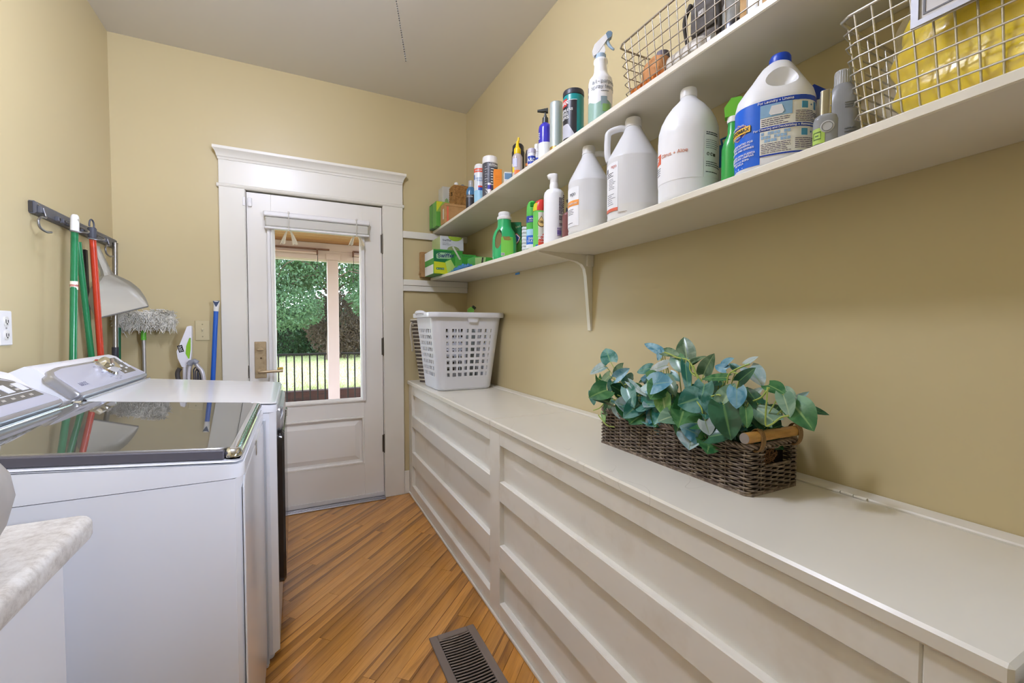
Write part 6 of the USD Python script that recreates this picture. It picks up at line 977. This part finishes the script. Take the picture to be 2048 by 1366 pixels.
# choose hole columns by where they sit on the long and short sides
mid = rg(.2, 0); solid = np.ones(NP, bool)
for j in range(NP):
    x, y = (mid[j, 0]+mid[(j+1) % NP, 0])/2, (mid[j, 1]+mid[(j+1) % NP, 1])/2
    if abs(y) > .17: s_ = (x+.135) % .0385; solid[j] = not (abs(x) < .140 and s_ < .0235)
    elif abs(x) > .17: s_ = (y+.130) % .0385; solid[j] = not (abs(y) < .135 and s_ < .0235)
V = np.vstack([ro.reshape(-1, 3), ri.reshape(-1, 3)]); off = len(lev)*NP; FQ = []
open_ = lambda i, j: (lev[i], lev[i+1]) in hz and not solid[j % NP]
for i in range(len(lev)-1):
    for j in range(NP):
        j2 = (j+1) % NP; a, b, c, d = i*NP+j, i*NP+j2, (i+1)*NP+j2, (i+1)*NP+j
        if open_(i, j):
            if not open_(i, j-1): FQ.append((a, d, d+off, a+off))
            if not open_(i, j+1): FQ.append((b, b+off, c+off, c))
            FQ += [(a, a+off, b+off, b), (d, c, c+off, d+off)]
        else: FQ += [(a, b, c, d), (b+off, a+off, d+off, c+off)]
FQ = A(FQ); wallm_ = trimesh.Trimesh(V, np.vstack([FQ[:, [0, 1, 2]], FQ[:, [0, 2, 3]]]), process=False)
put('wall', wallm_, hpm, hp, smooth=30); put('floor_panel', puff(rrect(-.166, .166, -.160, .160, .05), [(0, .001), (0, .005)], 80), hpm, hp)
def rimring(o, z): P = hring(1, -o, NP)+A([.004, 0, 0]); P[:, 2] = z; return P
put('rim', loft([rimring(-.004, HH-.004), rimring(.0, HH-.026), rimring(.016, HH-.024), rimring(.0185, HH-.018), rimring(.0185, HH+.002), rimring(.015, HH+.006), rimring(.0, HH+.006), rimring(-.004, HH+.002), rimring(-.004, HH-.004)], cap=False), hpm, hp, smooth=50)
put('grip', tube(curve([(-.228, -.09, HH-.006), (-.248, -.075, HH+.006), (-.254, 0, HH+.010), (-.248, .075, HH+.006), (-.228, .09, HH-.006)], 24), .0115, 10), hpm, hp, smooth=True)
put('rim_tab', body([(HH-.055, .030, .006, 3, .03, -.2150), (HH-.02, .042, .006, 3, .03, -.2150)], 24), hpm, hp)
# woven basket behind it, and the green sprayer in it
wb_ = thing('woven_basket', 'black and white woven rope basket standing behind the laundry basket', 'basket', (.955, -.145, BZ)); wkm = M('rope_black', '#5c5046', .8); wkw = M('rope_white', '#c2b8a6', .8)
for k in range(34):
    f = k/33; a = .155+.065*f; P = [(a*1.0*math.cos(u)*(1+.012*math.cos(u*26+PI*k)), .100*(.8+.2*f)*math.sin(u)*(1+.02*math.cos(u*26+PI*k)), .006+f*.435) for u in np.arange(96)*PI/48]; put('coil', tube(P, .0066, 5, closed=True), wkw if k % 2 else wkm, wb_, smooth=True)
put('rope_handle', tube(curve([(-.215, -.03, .40), (-.228, -.035, .42), (-.232, -.02, .36), (-.215, .0, .26), (-.212, .01, .22)], 24), .0065, 8), wkw, wb_, smooth=True); put('base', puff(rrect(-.15, .15, -.078, .078, .07), [(0, 0), (0, .012)], 60), wkm, wb_)
sb = thing('spray_bottle', 'green trigger sprayer showing above the rim of the laundry basket', 'bottle', (1.065, -.45, BZ+.0055)); put('bottle', body([(0, .034, .028, 2.4), (.32, .034, .028, 2.4), (.40, .016, .016, 2), (.47, .014, .014, 2)], 30), M('sprayer_grey', '#8d928e', .35), sb); put('trigger_head', hull([(x, y, z) for x, z in ((-.02, .47), (.016, .47), (-.022, .505), (.0, .522), (.020, .512)) for y in (-.010, .010)]), C('#6fa544', .4), sb); put('nozzle', move(box(-.004, .022, -.009, .009, -.010, .010, .002), (.012, -.002, .522), ry=35), C('#1f2a1c', .4), sb)
# floor register
fr = thing('floor_vent', 'taupe metal floor register with curved louvres in the oak floor', 'vent', (.549, -1.76, 0)); vm = M('register_taupe', '#8a7d74', .4, .35)
put('frame', cat(*[box(a, b, c, d, 0, .006, .0025) for a, b, c, d in ((-.094, -.062, -.20, .195), (.062, .094, -.20, .195), (-.062, .062, .165, .195), (-.062, .062, -.20, -.17))]), vm, fr); put('well', box(-.062, .062, -.17, .165, -.0004, .0008), C('#17140f', .8), fr)  # flat dark sheet stands for the shaded duct under the louvres
for k in range(24):
    y = .158-k*.0139; put('louvre', tube(curve([(-.062, y, .0042), (-.03, y-.0035, .0048), (0, y-.0045, .0048), (.03, y-.0035, .0048), (.062, y, .0042)], 8), .0034, 6), vm, fr, smooth=True)
put('damper_lever', box(-.02, .014, .150, .154, .004, .0075, .001), C('#b5aca4', .4, .5), fr)
# ---------------------------------------------------------------- every thing gets its own base as origin
for prim in list(world.GetPrim().GetChildren()):
    if not prim.IsA(UsdGeom.Xform): continue
    ops = UsdGeom.Xformable(prim).GetOrderedXformOps()
    if len(ops) != 1 or A(ops[0].Get()).any(): continue
    ms = [UsdGeom.Mesh(p) for p in Usd.PrimRange(prim) if p.IsA(UsdGeom.Mesh)]
    if not ms: continue
    P = [np.array(m.GetPointsAttr().Get()) for m in ms]; lo, hi = np.min([p.min(0) for p in P], 0), np.max([p.max(0) for p in P], 0); o = A([(lo[0]+hi[0])/2, (lo[1]+hi[1])/2, lo[2]])
    for m, p in zip(ms, P): m.GetPointsAttr().Set(Vt.Vec3fArray.FromNumpy((p-o).astype(np.float32)))
    ops[0].Set(Gf.Vec3d(*map(float, o)))
